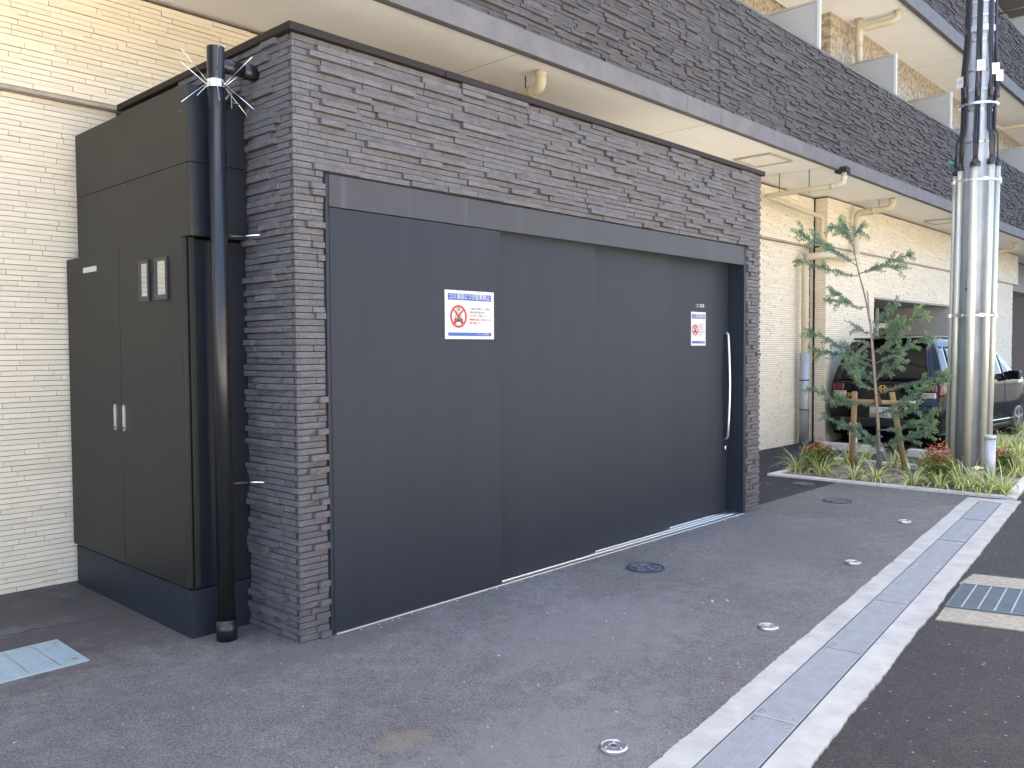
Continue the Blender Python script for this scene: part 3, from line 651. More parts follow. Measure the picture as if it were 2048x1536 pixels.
for y, p in ((1.38, dl), (1.255, dr)):
    b = MB(); n = 10; zc = 1.146; hh = .078; ww = .017; pts = []
    for kk in range(2*n):
        a = math.pi*kk/n+ (0); s_ = 1 if math.sin(a) >= 0 else -1
        pts.append((y+ww*math.cos(a), zc+s_*(hh-ww)+ww*math.sin(a)))
    vs = [(-.367, a, b_) for a, b_ in pts]+[(-.373, a, b_) for a, b_ in pts]; m_ = len(pts)
    b.add(vs, [tuple(range(m_, 2*m_)), tuple(range(m_-1, -1, -1))]+[(i, (i+1) % m_, m_+(i+1) % m_, m_+i) for i in range(m_)])
    hd = b.build('handle', M['satin'], p)
    # keyhole and grip slot
MB().box(-.3745, -.373, 1.376, 1.384, 1.11, 1.20).build('grip_slot', M['white'], dl); MB().box(-.3745, -.373, 1.251, 1.259, 1.11, 1.20).build('grip_slot', M['white'], dr)
MB().tube([(-.373, 1.38, 1.088), (-.3755, 1.38, 1.088)], .006, 10).build('keyhole', M['gap'], dl); MB().tube([(-.373, 1.255, 1.088), (-.3755, 1.255, 1.088)], .006, 10).build('keyhole', M['gap'], dr)
MB().box(-.369, -.366, 1.617, 1.826, 2.030, 2.062).build('name_strip', M['white'], dl)

# ------------------------------------------------------------------ black downpipe with spike band
px, py = -.226, .355
dp = thing('downpipe', (px, py, 0), 'black enamelled downpipe with a ring of silver spikes at the shed corner', 'downpipe')
MB().tube([(px, py, .05), (px, py, 3.105)], .0445, 32).build('pipe', M['blackpipe'], dp)
MB().cyl(px, py, .004, .115, .0545, 32).build('base_collar', M['blackpipe'], dp)
b = MB(); b.tube([(px+.02, py, 3.02), (-.075, py, 3.02)], .037, 28); b.build('branch_pipe', M['blackpipe'], dp)
b = MB(); b.tube([(-.078, py, 3.02), (.004, py, 3.02)], .0415, 28); b.build('branch_collar', M['blackpipe'], dp)
b = MB(); b.tube([(px, py, 2.895), (px, py, 2.935)], .0475, 32, cap=False); band = b.build('spike_band', M['inox'], dp)
ca = math.atan2(CAM[1]-py, CAM[0]-px)
for k in range(6):
    a = ca+math.radians(4)+k*math.pi/3
    for s_ in (-1, 1):
        d = np.array([math.cos(a), math.sin(a), 0]); p0 = np.array([px, py, 2.915])+d*.047; p1 = p0+d*.155+np.array([0, 0, s_*.135])
        MB().tube([p0, p0+(p1-p0)*.96, p1], [.0024, .0024, .0004], 8).build('spike', M['inox'], band)
for z in (2.14, .83):
    b = MB(); b.tube([(px+.04, py-.0, z), (-.10, py-.03, z)], .006, 8); br = b.build('wall_bracket', M['clamp'], dp)
    b = MB(); b.tube([(-.135, py+.03, z), (-.06, py-.12, z+.005)], .0045, 8); b.build('bracket_pin', M['inox'], br)
b = MB(); b.box(-.16, -.155, py-.03, py+.03, 2.80, 2.88).box(-.16, -.10, py-.012, py+.012, 2.835, 2.84); b.build('hanger_plate', M['inox'], dp)

# ------------------------------------------------------------------ apartment building
apt = thing('apartment_building', (8, 8, 0), 'cream and dark grey tiled apartment building with long stone-faced balconies', 'apartment building')
DL, DU = 2.17, 2.10     # lower / upper wall planes at left; the wall right of the pilaster stands at y 1.88
XE = 23.3
core = MB(); core.box(-9, 11.05, DL+.016, 9, -.1, 3.17).box(-9, 11.05, DU+.016, 9, 3.19, 3.97).box(11.066, 13.17, 1.896+.03, 9, -.1, 3.17).box(11.066, XE, 1.896, 9, 3.19, 3.97)
core.box(13.17, 17.60, 1.896+.03, 9, 2.45, 3.17).box(17.6, XE-.4, 1.926, 9, -.1, 3.17)
core.build('wall', M['cream_joint'], apt)
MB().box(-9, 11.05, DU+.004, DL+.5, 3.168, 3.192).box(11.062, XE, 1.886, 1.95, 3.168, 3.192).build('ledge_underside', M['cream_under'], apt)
cr = []
dc = [.010, .010, .013, .018]
K = dict(hj=.0036, ch=.0337, lo=.18, hi=.48, depths=dc, rough=.0014)
cr += lay(-4.0, .0, .006, 3.166, O=(0, DL+.016, 0), U=(1, 0, 0), N=(0, -1, 0), seed=21, **K)
cr += lay(-4.0, 2.6, 3.194, 3.95, O=(0, DU+.016, 0), U=(1, 0, 0), N=(0, -1, 0), seed=22, **K)
cr += lay(5.1, 11.04, -.02, 3.166, O=(0, DL+.016, 0), U=(1, 0, 0), N=(0, -1, 0), seed=23, **K)
cr += lay(2.6, 11.04, 3.194, 3.95, O=(0, DU+.016, 0), U=(1, 0, 0), N=(0, -1, 0), seed=24, **K)
cr += lay(1.90, DL, -.02, 3.166, O=(11.066, 0, 0), U=(0, 1, 0), N=(-1, 0, 0), seed=25, **K)
cr += lay(1.895, DU, 3.194, 3.95, O=(11.066, 0, 0), U=(0, 1, 0), N=(-1, 0, 0), seed=26, **K)
cr += lay(11.05, 13.17, -.02, 3.166, O=(0, 1.926, 0), U=(1, 0, 0), N=(0, -1, 0), seed=27, **K)
cr += lay(13.17, 17.6, 2.45, 3.166, O=(0, 1.926, 0), U=(1, 0, 0), N=(0, -1, 0), seed=28, **K)
cr += lay(17.6, XE-.4, -.02, 3.166, O=(0, 1.926, 0), U=(1, 0, 0), N=(0, -1, 0), seed=29, **K)
cr += lay(11.05, XE, 3.194, 3.95, O=(0, 1.896, 0), U=(1, 0, 0), N=(0, -1, 0), seed=30, **K)
print('cream', clad(cr, 'cream_tile', M['cream'], apt))
MB().box(11.035, 11.055, 2.085, 2.11, 0, 3.95).build('expansion_joint', M['gap'], apt)
# porch opening
MB().box(13.17, 17.6, 1.93, 3.6, 2.42, 2.449).build('porch_ceiling', M['greywall'], apt)
MB().box(17.57, 17.6, 1.93, 3.25, 0, 2.42).build('porch_wall', M['greywall'], apt)
MB().box(13.17, 13.2, 1.93, 3.25, 0, 2.42).build('porch_wall', M['greywall'], apt)
gl = MB().box(13.2, 17.57, 3.25, 3.29, 0, 2.42).build('entrance_glass', M['glassdark'], apt)
for x in (13.5, 14.6, 15.3, 16.1, 16.9): MB().box(x, x+.07, 3.20, 3.249, 0, 2.42).build('mullion', M['soffit'], gl)
for z in (.02, 1.98, ): MB().box(13.2, 17.57, 3.19, 3.199, z, z+.11).build('transom', M['soffit'], gl)
# balcony floors
BY = .87
def balcony(z, x0, x1, tiles, seed, wallx=None, hpar=1.25, strip=.17):
    sl = MB().box(x0, x1, BY+.05, 2.35, z+.03, z+.24).build('balcony_slab', M['soffit'], apt)
    for a in np.arange(2.8, x1, 3.05): MB().box(a, a+.006, BY+.1, 2.09, z+.0285, z+.031).build('soffit_joint', M['cream_under'], sl)
    MB().box(x0, x1, BY+.012, BY+.052, z-.02, z+.10).build('drip_edge', M['sill_dark'], apt)
    segs = [x0, 5.12, 5.80, x1] if tiles else [x0, x1]
    for a, b in zip(segs[:-1], segs[1:]): bevel(MB().box(a+.002, b-.002, BY-.035, BY+.010, z-.028, z+strip-.02).build('sill_band', M['sill'], apt), .004)
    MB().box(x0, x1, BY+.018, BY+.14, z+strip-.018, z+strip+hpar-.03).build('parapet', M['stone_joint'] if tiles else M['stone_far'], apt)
    bevel(MB().box(x0, x1, BY-.018, BY+.16, z+strip+hpar-.028, z+strip+hpar).build('parapet_cap', M['sill'], apt), .006)
    r = []
    if tiles:
        for i, (a, b) in enumerate(tiles):
            r += lay(a, b, z+strip-.015, z+strip+hpar-.03, .0337, .11, .34, [.014, .016, .022, .032, .042], .0035, (0, BY+.018, 0), (1, 0, 0), (0, -1, 0), seed=seed+i)
    return r
st = balcony(3.95, -9, 30, [(.5, 5.125), (5.133, 5.795), (5.803, 21.5)], 41)
st += balcony(6.89, -9, 30, [(9.5, 22)], 51, hpar=1.17, strip=.22)
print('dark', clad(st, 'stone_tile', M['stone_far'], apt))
# upper storey walls
MB().box(-9, 11.14, 2.40, 9, 4.19, 9.85).box(11.14, 30, 1.90, 9, 4.19, 9.85).build('upper_wall', M['mosaic'], apt)
MB().box(XE, 30, 2.6, 9, 3.19, 4.19).build('link_wall', M['greywall'], apt)
MB().box(-9, 30, .75, 9, 9.85, 10.1).build('roof', M['sill'], apt)
MB().box(12.17, 12.2, 1.885, 1.899, 4.2, 6.92).build('tile_joint', M['darkbrown'], apt)
# balcony partitions
for z in (4.19, 7.13):
    for x in (8.55, 11.36, 14.14, 16.95, 19.75):
        wy = 2.39 if x < 11.1 else 1.895
        p = MB().box(x-.012, x+.012, .985, wy, z+.08, z+1.87).build('partition', M['partition'], apt)
        MB().box(x-.022, x+.022, .945, .983, z+.05, z+1.90).build('partition_post', M['whiteframe'], p)
        MB().box(x-.018, x+.018, .985, wy-.002, z+1.872, z+1.90).build('partition_rail', M['satin'], p)
# access hatches in the soffit
for (x0, x1, y0, y1) in ((7.57, 8.19, 1.15, 1.66), (15.0, 15.6, 1.15, 1.66)):
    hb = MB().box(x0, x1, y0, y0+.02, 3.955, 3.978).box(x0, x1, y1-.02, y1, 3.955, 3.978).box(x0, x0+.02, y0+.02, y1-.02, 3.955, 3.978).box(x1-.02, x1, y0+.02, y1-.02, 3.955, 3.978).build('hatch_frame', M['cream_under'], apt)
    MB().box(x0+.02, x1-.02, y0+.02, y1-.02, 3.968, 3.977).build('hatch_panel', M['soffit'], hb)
# pvc drain pipes
def drainpipe(pts, r, label=None, rc=.09, collars=(), hangers=(), mt='pvc'):
    o = MB().tube(arc_path(pts, rc), r, 20).build('drain_pipe', M[mt], apt)
    if label: o['label'] = label
    for a, b in collars:
        MB().tube([a, b], r*1.10, 20).build('pipe_collar', M[mt], o)
    for (x, y, z, zt) in hangers:
        MB().tube([(x, y, z+r), (x, y, zt)], .006, 8).tube([(x, y, z-r*1.08), (x+.001, y, z+r*1.08)], .01, 6).build('pipe_hanger', M['clamp'], o)
drainpipe([(3.25, 1.16, 3.98), (3.25, 1.16, 3.825), (3.32, 2.10, 3.80)], .048, 'cream elbow pipe hanging above the shed roof', .075,
          [((3.25, 1.16, 3.978), (3.25, 1.16, 3.915)), ((3.256, 1.25, 3.822), (3.259, 1.29, 3.821)), ((3.27, 1.42, 3.817), (3.272, 1.45, 3.816))], [(3.266, 1.36, 3.818, 3.98)])
drainpipe([(3.12, 1.75, 3.98), (3.12, 1.75, 3.90)], .05, None, .02, [((3.12, 1.75, 3.975), (3.12, 1.75, 3.945))])
drainpipe([(9.0, .80, 3.92), (9.0, .80, 3.73), (8.86, 1.86, 3.69), (10.78, 1.86, 3.60), (10.78, 1.86, 3.05)], .036, 'thin cream pipe running under the balcony and along the wall', .07,
          [((9.0, .80, 3.85), (9.0, .80, 3.78)), ((8.985, .92, 3.726), (8.975, .98, 3.724))], [(8.93, 1.25, 3.71, 3.98), (8.88, 1.66, 3.70, 3.98)])
MB().box(8.93, 9.07, .74, .90, 3.885, 3.955).build('pipe_bracket_box', M['gap'], apt)
drainpipe([(12.03, 1.22, 3.98), (12.03, 1.22, 3.82), (11.93, 1.76, 3.78), (11.93, 1.76, 3.04), (10.70, 1.80, 3.0), (10.56, 2.03, 2.97), (10.56, 2.03, .0)], .055, 'thick cream pipe wrapping the pilaster and dropping to the ground', .09,
          [((12.03, 1.22, 3.975), (12.03, 1.22, 3.92)), ((11.5, 1.773, 3.026), (11.05, 1.79, 3.011)), ((11.98, 1.48, 3.80), (11.97, 1.53, 3.798))], [(11.99, 1.42, 3.80, 3.98)])
sl = MB().tube([(10.56, 2.03, -.0), (10.56, 2.03, 1.46)], .075, 24).build('pipe_guard', M['guard'], apt)
MB().tube([(10.56, 2.03, .55), (10.56, 2.03, .57)], .078, 24).tube([(10.56, 2.03, 1.02), (10.56, 2.03, 1.04)], .078, 24).build('guard_bands', M['clamp'], sl)
drainpipe([(20.1, 1.25, 3.98), (20.1, 1.25, 3.80), (20.0, 1.75, 3.77), (18.2, 1.78, 3.74)], .05, None, .09)
drainpipe([(11.84, 1.10, 6.93), (11.84, 1.10, 6.77), (11.76, 1.68, 6.74), (11.76, 1.68, 4.2)], .055, 'cream drain pipe on the upper balcony', .09, [((11.76, 1.68, 6.9), (11.76, 1.68, 6.45))])
drainpipe([(20.6, 1.10, 6.93), (20.6, 1.10, 6.77), (20.5, 1.68, 6.74), (18.6, 1.70, 6.72)], .055, None, .09)
b = MB(); b.tube([(14.35, 1.9, 5.75), (14.35, 1.80, 5.75)], .11, 20); b.build('vent_hood', M['darkbrown'], apt)
for x in (17.4, 18.0): b = MB(); b.tube([(x, 1.9, 5.6), (x, 1.80, 5.6)], .09, 16); b.build('vent_hood', M['darkbrown'], apt)

nb = thing('neighbouring_building', (32, 6, 0), 'dark grey building seen past the right end of the apartment building', 'building')
MB().box(31, 44, 1.2, 14, 0, 9).build('wall', M['darkwall'], nb)
MB().box(30.92, 44, 1.1, 14, 9, 9.2).build('roof', M['sill'], nb)
for z in (1.0, 3.9, 6.6): MB().box(33, 35, 1.17, 1.199, z, z+1.2).build('window', M['glassdark'], nb)

# ------------------------------------------------------------------ utility pole with conduits
PX, PY = 8.42, -.925; lean = -.0125
def pc(z): return np.array([PX, PY+lean*z, z])
pole = thing('utility_pole', (PX, PY, 0), 'galvanised utility pole ringed with yellowish cable conduits in the planter', 'utility pole')
MB().tube([pc(0), pc(3.5), pc(9)], [.148, .140, .122], 40).build('pole_shaft', M['galv'], pole)
va = math.atan2(CAM[1]-PY, CAM[0]-PX); rgt = np.array([math.sin(va), -math.cos(va), 0.])
def ring_pt(deg, r, z):
    a = va+math.radians(deg); return pc(z)+np.array([math.cos(a)*r, math.sin(a)*r, 0])
# deg positive = to the right seen from the camera
conds = [(86, .208, .031, 3.60), (43, .205, .038, 3.60), (-5, .205, .047, 3.58), (-55, .205, .030, 3.56), (-82, .222, .024, 3.52), (130, .205, .042, 3.6), (-130, .205, .042, 3.6)]
for dg, r, cr_, zt in conds:
    b = MB(); b.tube([ring_pt(dg, r, .02 if dg == -6 else .12), ring_pt(dg, r, zt)], cr_, 24); c = b.build('conduit', M['zinc'], pole)
    b = MB(); b.tube([ring_pt(dg, r, zt-.005), ring_pt(dg, r, zt+.05), ring_pt(dg, r, zt+.055), ring_pt(dg, r, zt+.085)], [cr_*1.16, cr_*1.16, cr_*.8, cr_*.6], 20); b.build('conduit_cap', M['rubber'], c)
# cables above the conduits
rg = random.Random(5)
for dg, r, cr_, zt in conds:
    for k in range(3 if cr_ > .028 else 1):
        dd = (k-1)*7 if cr_ > .028 else 0
        pts = [ring_pt(dg+dd*.5, r, zt+.06), ring_pt(dg*.97+dd, r*.97, zt+.35), ring_pt(dg*.93+dd, .175, 4.0), ring_pt(dg*.92+dd, .172, 4.28), ring_pt(dg*.92+dd*.8+rg.uniform(-3, 3), .185, 4.62), ring_pt(dg*.93+dd, .158, 5.0), ring_pt(dg*.93+dd, .152, 5.6), ring_pt(dg*.93+dd, .148, 8.5)]
        MB().tube(pts, rg.choice([.0105, .0115, .009]), 10).build('cable', M['rubber'], pole)
    b = MB(); b.tube([ring_pt(dg*.92, .18, 4.36), ring_pt(dg*.92, .18, 4.50)], .029, 12); 
    if cr_ > .028: b.build('cable_joint', M['rubber'], pole)
# straps
def strap(z, r, h=.016, mt='strap', name='strap'):
    return MB().tube([pc(z), pc(z+h)], r, 48, cap=False).build(name, M[mt], pole)
for z in (3.42, 1.89, .15):
    o = strap(z, .248, .018)
    for dg in (20, -30, 66, -70, 110, -110):
        p = ring_pt(dg, .20, z+.009); a = va+math.radians(dg); b = MB(); b.obox(p+np.array([math.cos(a), math.sin(a), 0])*.05, (math.cos(a), math.sin(a), 0), (-math.sin(a), math.cos(a), 0), (0, 0, 1), .012, .028, .02); b.build('strap_clip', M['strap'], o)
for z, r in ((5.42, .150), (5.27, .148), (5.0, .139), (4.66, .140), (4.22, .142), (3.86, .141)): strap(z, r, .02)
strap(4.44, .158, .03, 'galv', 'pole_collar'); o = strap(4.28, .205, .022)
for dg in (0, 30, -30, 60, -60, 95, -95):
    a = va+math.radians(dg); b = MB(); b.obox(ring_pt(dg, .17, 4.29), (math.cos(a), math.sin(a), 0), (-math.sin(a), math.cos(a), 0), (0, 0, 1), .035, .02, .014); b.build('strap_clip', M['strap'], o)
strap(5.10, .155, .07, 'galv', 'pole_collar')
for dg, z, s in ((-70, 4.57, 'M'), (3, 4.70, 'LI'), (50, 4.66, 'L'), (76, 4.60, 'L')):
    a = va+math.radians(dg*.4); p = ring_pt(dg, .205, z); tx = np.array([-math.sin(a), math.cos(a), 0]); nr = np.array([math.cos(a), math.sin(a), 0])
    o = MB().obox(p, tx, nr, (0, 0, 1), .042, .002, .062).build('cable_tag', M['white'], pole)
    text(s, .05, tuple(p+nr*.0028), Matrix.Rotation(a+math.pi/2, 4, 'Z') @ RF, M['greyink'], o)
MB().tube([ring_pt(95, .15, 5.30), ring_pt(100, .5, 5.36), (12, -7, 5.9), (20, -18, 6.2)], .011, 8).build('overhead_wire', M['rubber'], pole)
b = MB(); b.tube([ring_pt(-96, .24, 3.66), ring_pt(-100, .29, 3.70), ring_pt(-104, .27, 3.60)], .02, 8); b.build('faded_tie', M['bluegreen_rag'], pole)
b = MB(); b.tube([ring_pt(-22, .14, 2.2), ring_pt(-22, .165, 2.2)], .02, 12); b.build('step_socket', M['gap'], pole)

# ------------------------------------------------------------------ bollards
def bollard(x, y, h, r, label):
    t = thing('bollard', (x, y, 0), label, 'bollard', 'short steel bollards in the planter')
    MB().tube([(x, y, 0), (x, y, h-.03)], r, 28).build('post', M['guard'], t)
    MB().tube([(x, y, h-.045), (x, y, h-.008), (x, y, h)], [r*1.04, r*1.04, r*.9], 28).build('cap', M['guard'], t)
bollard(7.67, -1.335, .592, .056, 'steel bollard at the planter corner in front of the utility pole')
bollard(8.60, .485, .565, .05, 'steel bollard half hidden behind the left tree stake')

# ------------------------------------------------------------------ wheel stops
for c, L, rz, lb in (((10.17, 1.14), .96, -71.5, 'pale concrete wheel stop under the left rear of the minivan'), ((10.06, -.03), .60, -71.5, 'pale concrete wheel stop behind the pole, under the right rear of the minivan')):
    t = MB(); hw = .075; h = .105
    for_poly = [(-hw, 0), (hw, 0), (hw*.72, h), (-hw*.72, h)]
    vs = [(s*L/2, a, z) for s in (-1, 1) for a, z in for_poly]; t.add(vs, [(0, 1, 2, 3), (7, 6, 5, 4), (0, 4, 5, 1), (1, 5, 6, 2), (2, 6, 7, 3), (3, 7, 4, 0)])
    o = t.build('wheel_stop', M['stop']); o.location = (c[0], c[1], .005); o.rotation_euler = (0, 0, math.radians(rz-22)); tag(o, lb, 'wheel stop', 'concrete wheel stops'); bevel(o, .008)

# ------------------------------------------------------------------ black minivan
CX0, CY0, CRZ = 10.95, .97, math.radians(-4.2)
car = thing('minivan', (CX0, CY0, .005), 'black minivan parked tail-on behind the young tree and utility pole', 'car', rz=CRZ)
TM = Matrix.Translation((CX0, CY0, .005)) @ Matrix.Rotation(CRZ, 4, 'Z')
def cbuild(mb, name, m_, parent=None):
    mb.v = [tuple(TM @ Vector(p)) for p in mb.v]; return mb.build(name, m_, parent or car)
def itp(x, xs, ys): return float(np.interp(x, xs, ys))
def rake(z): return itp(z, [.0, .30, .45, .70, .76, .95, 1.2, 1.5, 1.64, 1.72], [.04, .0, -.02, -.01, .035, .06, .10, .20, .28, .34])
def zroof(x): return itp(x, [0, .3, .8, 1.5, 2.2, 2.6, 2.95, 3.3, 3.7, 4.0, 4.12, 4.17], [1.62, 1.68, 1.71, 1.71, 1.67, 1.58, 1.33, 1.08, 1.0, .90, .78, .62])
def whalf(x, z):
    wb = itp(x, [0, .02, .05, .12, .4, 3.6, 3.95, 4.1, 4.17], [.815, .838, .852, .862, .865, .865, .82, .71, .60])
    t_ = itp(z, [.15, .30, .55, .85, 1.0, 1.25, 1.5, 1.62, 1.68, 1.71], [.93, .985, 1.0, 1.0, .985, .90, .80, .74, .66, .55])
    return wb*t_
xs_ = [0, .02, .05, .12, .25, .5, .9, 1.4, 1.9, 2.3, 2.6, 2.8, 3.0, 3.2, 3.4, 3.7, 3.9, 4.05, 4.13, 4.17]
zf = [.17, .22, .30, .42, .55, .68, .74, .80, .90, 1.0, 1.12, 1.25, 1.40, 1.52, 1.60, 1.66, 1.71]
b = MB(); rows = []
for x in xs_:
    zr = zroof(x); row = []
    zz = [min(z, zr) for z in zf]
    for z in zz:
        xx = x+rake(z)*max(0, 1-x/1.1); row.append((xx, -whalf(x, z), z))
    top = (row[-1][0], row[-1][2])
    row = [(row[0][0], 0, .17)]+row+[(top[0], -whalf(x, zz[-1])*.5, top[1]+.012), (top[0], 0, top[1]+.018)]
    rows.append(row)
n = len(rows[0]); vs = [p for r in rows for p in r]+[(p[0], -p[1], p[2]) for r in rows for p in r]; k = len(xs_); off = n*k; fs = []
for i in range(k-1):
    for j in range(n-1):
        a = i*n+j; fs.append((a, a+n, a+n+1, a+1)); fs.append((off+a, off+a+1, off+a+n+1, off+a+n))
for i, rev in ((0, False), (k-1, True)):
    for j in range(n-1):
        a = i*n+j; q_ = (a, a+1, off+a+1, off+a); fs.append(q_ if not rev else q_[::-1])
b.add(vs, fs, True); body = cbuild(b, 'body', M['paint'])
m_ = body.modifiers.new('weld', 'WELD'); m_.merge_threshold = .0005
def side_patch(poly_top, poly_bot, x0, x1, name, mt, sgn, off=.006, nx=10, nz=5, parent=None):
    b = MB(); vs = []
    for i in range(nx+1):
        x = x0+(x1-x0)*i/nx; zt, zb = poly_top(x), poly_bot(x)
        for j in range(nz+1):
            z = zb+(zt-zb)*j/nz; vs.append((x+rake(z)*max(0, 1-x/1.1), sgn*(whalf(x, z)+off), z))
    b.add(vs, [(i*(nz+1)+j, (i+1)*(nz+1)+j, (i+1)*(nz+1)+j+1, i*(nz+1)+j+1) for i in range(nx) for j in range(nz)], True)
    o = cbuild(b, name, M[mt], parent); sl_ = o.modifiers.new('thick', 'SOLIDIFY'); sl_.thickness = .004; sl_.offset = 0; return o
for sg in (-1, 1):
    for x0, x1 in ((.055, .36), (.42, 1.02), (1.08, 1.86), (1.92, 2.66)):
        side_patch(lambda x: min(zroof(x)-.12, 1.54), lambda x: 1.0, x0, x1, 'side_window', 'glassdark', sg)
    side_patch(lambda x: zroof(x)-.10, lambda x: 1.0, 2.70, 3.02, 'quarter_window', 'glassdark', sg, nx=6)
    side_patch(lambda x: .335, lambda x: .315, .75, 3.2, 'chrome_strip', 'chrome', sg, .012, nz=1)
    side_patch(lambda x: .27, lambda x: .17, 1.0, 3.1, 'side_skirt', 'blackplast', sg, .012, nz=2)
    for x in (1.72, 2.05): side_patch(lambda x: .90, lambda x: .875, x, x+.16, 'door_handle', 'paint', sg, .022, nx=3, nz=2)
    for x in (1.05, 1.89, 2.74): side_patch(lambda x: .98, lambda x: .30, x, x+.006, 'door_seam', 'gap', sg, .002, nx=1, nz=8)
    # wheel
    for wx in (.72, 3.44):
        b = MB(); b.tube([(wx, sg*.60, .315), (wx, sg*.848, .315)], .365, 40); cbuild(b, 'wheel_arch', M['gap'])
        b = MB(); b.tube([(wx, sg*.64, .305), (wx, sg*.85, .305), (wx, sg*.858, .305)], [.305, .305, .285], 40); ty = cbuild(b, 'wheel', M['tyre'])
        b = MB(); b.tube([(wx, sg*.80, .305), (wx, sg*.862, .305)], .198, 32, cap=True)
        r_ = cbuild(b, 'rim_dish', M['blackplast'], ty)
        for q in range(5):
            a = q*2*math.pi/5+.3; b = MB(); b.obox((wx+.10*math.cos(a), sg*.868, .305+.10*math.sin(a)), (math.cos(a), 0, math.sin(a)), (0, 1, 0), (-math.sin(a), 0, math.cos(a)), .098, .008, .024); cbuild(b, 'spoke', M['alloy'], ty)
        b = MB(); nn = 32
        for q in range(nn):
            a0, a1 = q*2*math.pi/nn, (q+1)*2*math.pi/nn; am = (a0+a1)/2
            b.obox((wx+.20*math.cos(am), sg*.864, .305+.20*math.sin(am)), (-math.sin(am), 0, math.cos(am)), (0, 1, 0), (math.cos(am), 0, math.sin(am)), .0205, .010, .011)
        cbuild(b, 'rim', M['alloy'], ty)
        b = MB(); b.tube([(wx, sg*.86, .305), (wx, sg*.88, .305)], .032, 16); cbuild(b, 'hub_cap', M['alloy'], ty)
    b = MB(); b.obox((2.98, sg*.93, 1.06), (1, 0, 0), (0, 1, 0), (0, 0, 1), .055, .10, .075); b.obox((3.0, sg*.83, 1.0), (1, 0, 0), (0, 1, 0), (0, 0, 1), .04, .05, .03)
    o = cbuild(b, 'door_mirror', M['paint']); bevel(o, .03, 3)
    b = MB(); b.obox((3.98, sg*.66, .80), (.9, -sg*.43, 0), (sg*.43, .9, 0), (0, 0, 1), .10, .06, .075); bevel(cbuild(b, 'headlight', M['clearlens']), .03, 3)
def rear(y0, y1, z0, z1, name, mt, off=.008, parent=None, ny=8, nz=5, topshrink=1.0, bow=.0):
    b = MB(); vs = []
    for i in range(ny+1):
        for j in range(nz+1):
            z = z0+(z1-z0)*j/nz; sc_ = 1+(topshrink-1)*j/nz; y = (y0+(y1-y0)*i/ny)*sc_
            vs.append((rake(z)-off+bow*(y/.75)**4, y, z))
    b.add(vs, [(i*(nz+1)+j, i*(nz+1)+j+1, (i+1)*(nz+1)+j+1, (i+1)*(nz+1)+j) for i in range(ny) for j in range(nz)], True)
    o = cbuild(b, name, M[mt], parent); sl_ = o.modifiers.new('thick', 'SOLIDIFY'); sl_.thickness = .006; sl_.offset = -1; return o
rear(-.765, .765, 1.01, 1.57, 'rear_window', 'glassdark', .008, None, 12, 6, .83, .0)
rear(-.775, .775, .985, 1.005, 'window_sill_trim', 'blackplast', .010, None, 8, 1)
rear(-.74, .74, .30, .44, 'lower_bumper', 'blackplast', .006)
rear(-.52, .52, .705, .735, 'chrome_garnish', 'chrome', .03, None, 6, 1)
rear(-.17, .17, .455, .62, 'number_plate', 'white', .022, None, 1, 2)
rear(-.70, .70, .765, .768, 'tailgate_seam', 'gap', .006, None, 4, 1)
b = MB(); b.tube([(rake(1.03)-.03, .05, 1.02), (rake(1.1)-.02, -.28, 1.16)], .007, 8); cbuild(b, 'wiper', M['rubber'])
b = MB(); b.box(rake(1.66)-.10, rake(1.66)+.12, -.55, .55, 1.655, 1.685); bevel(cbuild(b, 'roof_spoiler', M['paint']), .012, 2)
for sg in (-1, 1):
    rear(*sorted((sg*.62, sg*.80)), .86, .97, 'tail_light', 'redlens', .016, None, 4, 4)
    rear(*sorted((sg*.58, sg*.79)), .765, .855, 'reversing_light', 'clearlens', .016, None, 4, 4)
    side_patch(lambda x: .99, lambda x: .80, .0, .20, 'tail_light_side', 'redlens', sg, .010, nx=4)
RC = Matrix.Rotation(CRZ, 4, 'Z') @ Matrix.Rotation(-math.pi/2, 4, 'Z') @ RF
def ctext(s, size, p, mt, parent, name):
    return text(s, size, tuple(TM @ Vector(p)), RC, M[mt], parent, name)
ctext('FREED', .085, (rake(.79)-.020, .56, .79), 'gold', car, 'badge')
b = MB(); nn = 24
for q in range(nn):
    a = (q+.5)*2*math.pi/nn; b.obox((rake(.9)-.022, .0+.058*math.cos(a), .90+.050*math.sin(a)), (0, -math.sin(a), math.cos(a)), (1, 0, 0), (0, math.cos(a), math.sin(a)), .0078, .004, .005)
for yy in (-.025, .025): b.obox((rake(.9)-.022, yy, .90), (0, 0, 1), (1, 0, 0), (0, 1, 0), .036, .004, .006)
b.obox((rake(.9)-.022, 0, .90), (0, 1, 0), (1, 0, 0), (0, 0, 1), .026, .004, .006)
cbuild(b, 'emblem', M['gold'])
ctext('538', .052, (rake(.585)-.03, -.03, .592), 'ink', car, 'plate_numbers')
ctext('・・12', .085, (rake(.5)-.045, 0, .515), 'ink', car, 'plate_numbers')
